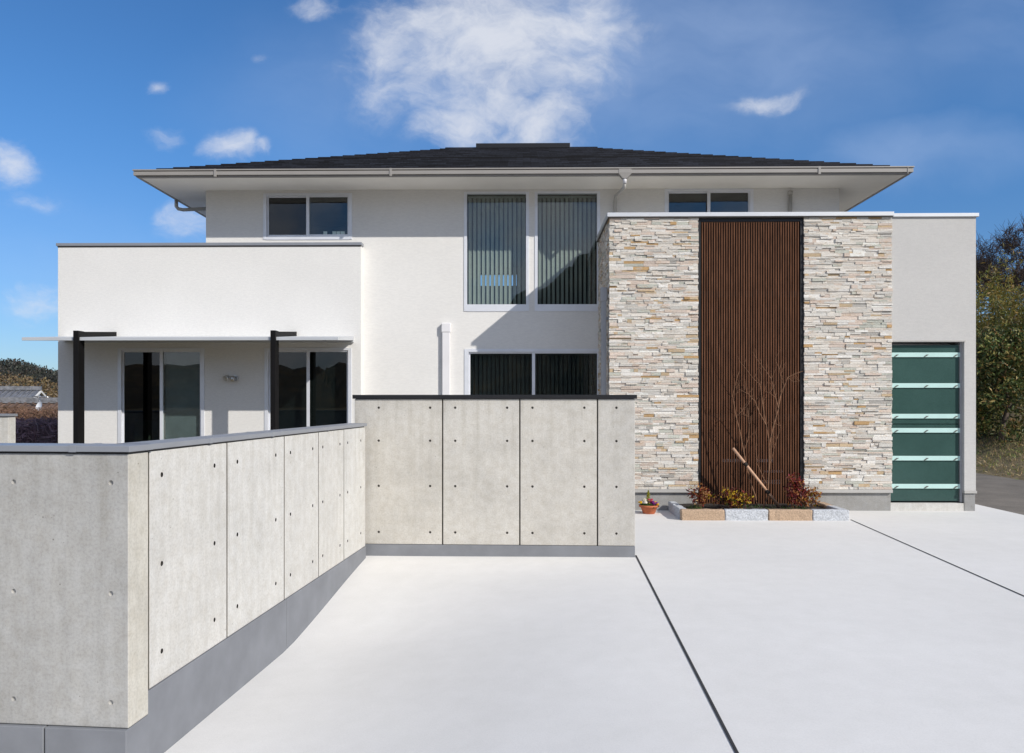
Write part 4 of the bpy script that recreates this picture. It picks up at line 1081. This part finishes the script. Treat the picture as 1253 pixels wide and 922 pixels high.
def evergreen(label, x, y, h, w, seed, n=9000, group='evergreen trees on the bank'):
    rnd = random.Random(seed); z = terrain_h(x, y); root = empty('evergreen_tree', (x, y, z)); tag(root, label, 'tree', group)
    tips = limb_tree(root, h * .45, 2, rnd, M_barkd, .11)
    clumps = []
    for i in range(90):
        a = rnd.uniform(0, 2 * PI); t = rnd.random(); zz = h * (.06 + .94 * t); rad = w * (.55 + .45 * math.sin(PI * min(1, t * 1.05 + .05))) * (1 - t * .35) * rnd.uniform(.45, 1.0)
        clumps.append((Vector((rad * math.cos(a), rad * math.sin(a), zz)), rnd.uniform(.22, .5), rnd.uniform(.55, 1.5)))
    m = MB(); base = [(.050, .082, .022), (.085, .115, .032), (.19, .18, .05), (.28, .21, .07), (.30, .17, .06)]
    for i in range(n):
        c, r_, k = rnd.choice(clumps); d = Vector((rnd.gauss(0, 1), rnd.gauss(0, 1), rnd.gauss(0, .8))).normalized() * r_ * rnd.random() ** .4
        col = rnd.choices(base, (5, 6, 4, 2, 1.2))[0]
        leaf(m, c + d, rnd.uniform(.09, .17), rnd, jit(tuple(x_ * k for x_ in col), rnd), .42, .2)
    m.build('crown', M_leaf, root)
def bamboo(label, x, y, h, w, seed, n=5000, group='bamboo clumps on the slope', cols=((.24, .23, .045), (.33, .26, .055), (.17, .18, .045), (.40, .27, .07))):
    rnd = random.Random(seed); z = terrain_h(x, y); root = empty('bamboo_clump', (x, y, z)); tag(root, label, 'bamboo', group)
    m = MB(); lf = MB()
    for k in range(16):
        a = rnd.uniform(0, 2 * PI); r_ = rnd.random() ** .5 * w; b = Vector((r_ * math.cos(a), r_ * math.sin(a), -.3)); hh = h * rnd.uniform(.72, 1.05); d = Vector((rnd.gauss(0, .16), rnd.gauss(0, .16), 0)) * hh
        P = [b + Vector((0, 0, hh * t)) + d * t * t for t in (0, .25, .5, .75, 1)]; m.tube(P, [.035, .032, .027, .018, .006], 6, caps=False)
        for i in range(n // 16):
            t = rnd.uniform(.22, 1.03); p = b + Vector((0, 0, hh * t)) + d * t * t; s = .55 * (1.1 - t * .75)
            q = p + Vector((rnd.gauss(0, s), rnd.gauss(0, s), rnd.gauss(0, .2)))
            leaf(lf, q, rnd.uniform(.14, .26), rnd, jit(rnd.choice(cols), rnd, .35), .2, -.3)
    m.build('culms', simple('bamboo_culm', (.16, .17, .06), .5), root); lf.build('crown', M_leaf, root)
def bare_tree(label, x, y, h, seed, group='bare trees above the bamboo', lv=4):
    rnd = random.Random(seed); z = terrain_h(x, y); root = empty('bare_tree', (x, y, z)); tag(root, label, 'tree', group)
    tips = limb_tree(root, h * .42, lv, rnd, M_barkd, .13)
    m = MB()
    for p in tips:
        for k in range(5):
            q = p + Vector((rnd.gauss(0, .3), rnd.gauss(0, .3), rnd.uniform(.05, .6))); mid = (p + q) / 2 + Vector((rnd.gauss(0, .06), rnd.gauss(0, .06), 0))
            m.tube([p, mid, q], [.011, .008, .004], 3, (.10, .072, .060), caps=False)
    m.build('crown', M_twig, root)
evergreen('dark glossy evergreen tree at the right edge beside the gate wing', PX(1228, 22.5), 22.5, 3.0, 1.5, 51, 12000)
evergreen('dark evergreen tree half hidden behind the gate wing', PX(1188, 25.5), 25.5, 3.0, 1.7, 52, 9000)
evergreen('dark evergreen tree beyond the right edge of the photo', PX(1312, 27), 27, 2.9, 1.6, 53, 9000)
evergreen('dark evergreen tree far along the road bank', PX(1150, 31), 31, 3.4, 2.0, 54, 7000)
bamboo('yellow-green bamboo clump above the dark evergreen', PX(1238, 29), 29, 4.4, 1.5, 61)
bamboo('bright yellow-green bamboo clump beside the gate wing', PX(1208, 31), 31, 4.3, 1.5, 62)
bamboo('olive bamboo clump at the right edge of the slope', PX(1275, 28), 28, 5.0, 1.5, 63)
bamboo('olive bamboo clump hidden behind the gate wing', PX(1165, 35), 35, 5.0, 1.6, 64)
bare_tree('brown leafless tree on the skyline close to the gate wing', PX(1206, 38), 38, 6.7, 71)
bare_tree('tall brown leafless tree in the middle of the right skyline', PX(1226, 40), 40, 7.3, 72)
bare_tree('brown leafless tree on the skyline at the right edge', PX(1250, 37), 37, 6.4, 73)
bare_tree('brown leafless tree beyond the right edge of the skyline', PX(1285, 38), 38, 6.6, 74)
# rough grass on the bank
rnd = random.Random(77); m = MB()
for i in range(12000):
    x = 11.62 + rnd.random() ** .8 * 3.2; y = rnd.uniform(15.5, 27)
    z = terrain_h(x, y); c = rnd.choice(((.46, .34, .17), (.38, .28, .14), (.24, .26, .07), (.16, .22, .05), (.54, .42, .23)))
    leaf(m, (x, y, z - .01), rnd.uniform(.05, .16), rnd, jit(c, rnd), .14, 1.1)
tag(m.build('grass', M_leaf), kind='stuff')

# ------------------------------------------------------------------ far left: neighbours' roofs and thickets
def far_house(label, x, y, w, d_, zr, zeave, zbase, rot, roofmat):
    root = empty('neighbour_house', (x, y, zbase), rot); tag(root, label, 'house')
    H = zeave - zbase; R = zr - zbase
    m = MB(); m.box(-w / 2, w / 2, -d_ / 2, d_ / 2, 0, H)
    m.quad([(w / 2, -d_ / 2, H), (w / 2, d_ / 2, H), (w / 2, 0, R - .08)]); m.quad([(-w / 2, -d_ / 2, H), (-w / 2, 0, R - .08), (-w / 2, d_ / 2, H)]); m.build('wall', M_bwall, root)
    o_ = .5; m = MB(); e = d_ / 2 + o_; ze = H - o_ * (R - H) / (d_ / 2); X_ = w / 2 + .35
    for s in (-1, 1):
        m.hexa([(-X_, s * e, ze), (X_, s * e, ze), (X_, 0, R), (-X_, 0, R), (-X_, s * e, ze + .12), (X_, s * e, ze + .12), (X_, 0, R + .12), (-X_, 0, R + .12)])
    # tile rolls
    n = int(2 * X_ / .3)
    for i in range(n):
        xx = -X_ + (i + .5) * .3
        for s in (-1, 1): m.tube([(xx, s * e, ze + .13), (xx, 0, R + .13)], .07, 6)
    rf = m.build('roof', roofmat, root)
    m = MB(); m.box(-X_ - .05, X_ + .05, -.14, .14, R + .12, R + .36); m.build('ridge', M_kawara, rf)
    m = MB()
    for s in (-1, 1): m.hexa([(X_ + .001, s * e, ze - .02), (X_ + .06, s * e, ze - .02), (X_ + .06, 0, R - .02), (X_ + .001, 0, R - .02), (X_ + .001, s * e, ze + .1), (X_ + .06, s * e, ze + .1), (X_ + .06, 0, R + .1), (X_ + .001, 0, R + .1)])
    m.build('barge_board', M_board, rf); return root
h1 = far_house('grey tiled neighbour house with white gable boards at the far left', PX(-40, 46), 46.5, 6.5, 5.0, PZ(479.5, 46), PZ(496, 46), -3.6, .30, M_kawara)
h2 = far_house('low brown roofed neighbour house behind the purple-brown thicket', PX(74, 33), 33, 4.6, 3.6, PZ(497, 33), PZ(511, 33), -3.4, .25, M_rust)
# dish and aerial
da = empty('satellite_dish', (PX(50, 31), 31, PZ(508, 31))); tag(da, 'white satellite dish on a pole in front of the neighbours\' roofs', 'satellite dish')
m = MB(); m.tube([(0, 0, -3.0), (0, 0, .25)], .022, 8); m.build('mast', M_pipe_g, da)
m = MB(); prof = [(.19 * t, .05 * t * t) for t in (0, .25, .5, .75, 1)]; Mx = Matrix.Translation((.02, -.08, .34)) @ Matrix.Rotation(-.45, 4, 'Z') @ Matrix.Rotation(1.25, 4, 'X')
m.lathe(prof, 20, (0, 0, 0), None, Mx @ Matrix.Scale(1.0, 4)); m.build('dish', M_dish, da)
m = MB(); m.tube([(.02, -.08, .15), (-.2, -.32, .26)], .012, 6); m.build('feed_arm', M_pipe_g, da)
an = empty('tv_aerial', (PX(48.5, 32), 32, PZ(500, 32))); tag(an, 'thin television aerial standing above the white dish', 'aerial')
m = MB(); m.tube([(0, 0, -3.2), (0, 0, .55)], .026, 6); m.build('mast', M_steel, an)
m = MB(); m.tube([(-.32, 0, .5), (.38, 0, .46)], .026, 6)
for k in range(9): x = -.3 + k * .08; m.tube([(x, -.16, .5), (x, .16, .5)], .014, 4)
m.build('antenna', M_steel, an)
def thicket(label, x, y, w, h, seed, col, n=1500, base=-1.6):
    rnd = random.Random(seed); root = empty('leafless_shrub', (x, y, base)); tag(root, label, 'shrub', 'leafless shrubs left of the house')
    m = MB(); H = h - base
    for i in range(60):
        a = rnd.uniform(0, 2 * PI); e = Vector((rnd.gauss(0, w * .5), rnd.gauss(0, w * .4), H * rnd.uniform(.75, 1.0))); b = Vector((rnd.gauss(0, .15), rnd.gauss(0, .15), 0))
        m.tube([b, (b + e) / 2 + Vector((rnd.gauss(0, .12), rnd.gauss(0, .12), .2)), e], [.022, .014, .006], 4, jit(col, rnd), caps=False)
    m.build('stems', M_twig, root); m = MB()
    for i in range(n):
        p = Vector((rnd.gauss(0, w * .55), rnd.gauss(0, w * .5), H * (.30 + .70 * rnd.random() ** .7))); q = p + Vector((rnd.gauss(0, .16), rnd.gauss(0, .16), rnd.uniform(-.05, .26)))
        if q.z > H * 1.02: continue
        m.tube([p, (p + q) / 2 + Vector((rnd.gauss(0, .03), rnd.gauss(0, .03), 0)), q], [.010, .008, .004], 3, jit(col, rnd, .4), caps=False)
    m.build('twigs', M_twig, root)
for i, (px, Y, w_, py, c, lab) in enumerate(((-12, 19, .6, 518, (.26, .16, .15), 'dark brown leafless shrub behind the short wall end'), (22, 19, .6, 514, (.25, .165, .19), 'purple-brown leafless shrub right of the short wall end'), (50, 18.5, .6, 514, (.27, .18, .21), 'purple-brown leafless shrub midway between wall end and house'), (76, 18.2, .55, 513, (.24, .165, .19), 'purple-brown leafless shrub against the left corner of the house'),
                                             (8, 26, .9, 499, (.20, .12, .075), 'rusty leafless shrub below the grey tiled roof'), (36, 25, .9, 502, (.19, .11, .075), 'rusty leafless shrub left of the satellite dish'), (70, 26, .9, 500, (.17, .11, .08), 'rusty leafless shrub right of the satellite dish'))):
    thicket(lab, PX(px, Y), Y, w_, PZ(py, Y), 90 + i, c, 2200, -2.2 if i < 4 else -3.2)
# far scrub covering the hillside: one mass
rnd = random.Random(123); m = MB()
for i in range(21000):
    px = rnd.uniform(-110, 110); D = rnd.uniform(150, 262); x, y = azp(px, D)
    t = (D - 150) / 110; ridge_py = 446 + max(0, (px - 20)) * .28; z = -5 + ((HY - ridge_py) / F * 260 + EYE + 5) * t ** .8
    dark = t > .62 + .1 * fbm(px * .06, D * .05)
    if not dark and rnd.random() < .15: dark = True
    col = rnd.choice(((.045, .05, .035), (.07, .06, .05), (.03, .035, .03))) if dark else rnd.choice(((.20, .14, .065), (.16, .115, .065), (.22, .155, .065), (.14, .105, .065)))
    for k in range(2): leaf(m, (x + rnd.gauss(0, .6), y + rnd.gauss(0, .6), z + rnd.uniform(-.4, 1.6)), rnd.uniform(.4, .95), rnd, jit(col, rnd, .28), .6, .5)
tag(m.build('distant_scrub', M_leaf), kind='stuff')
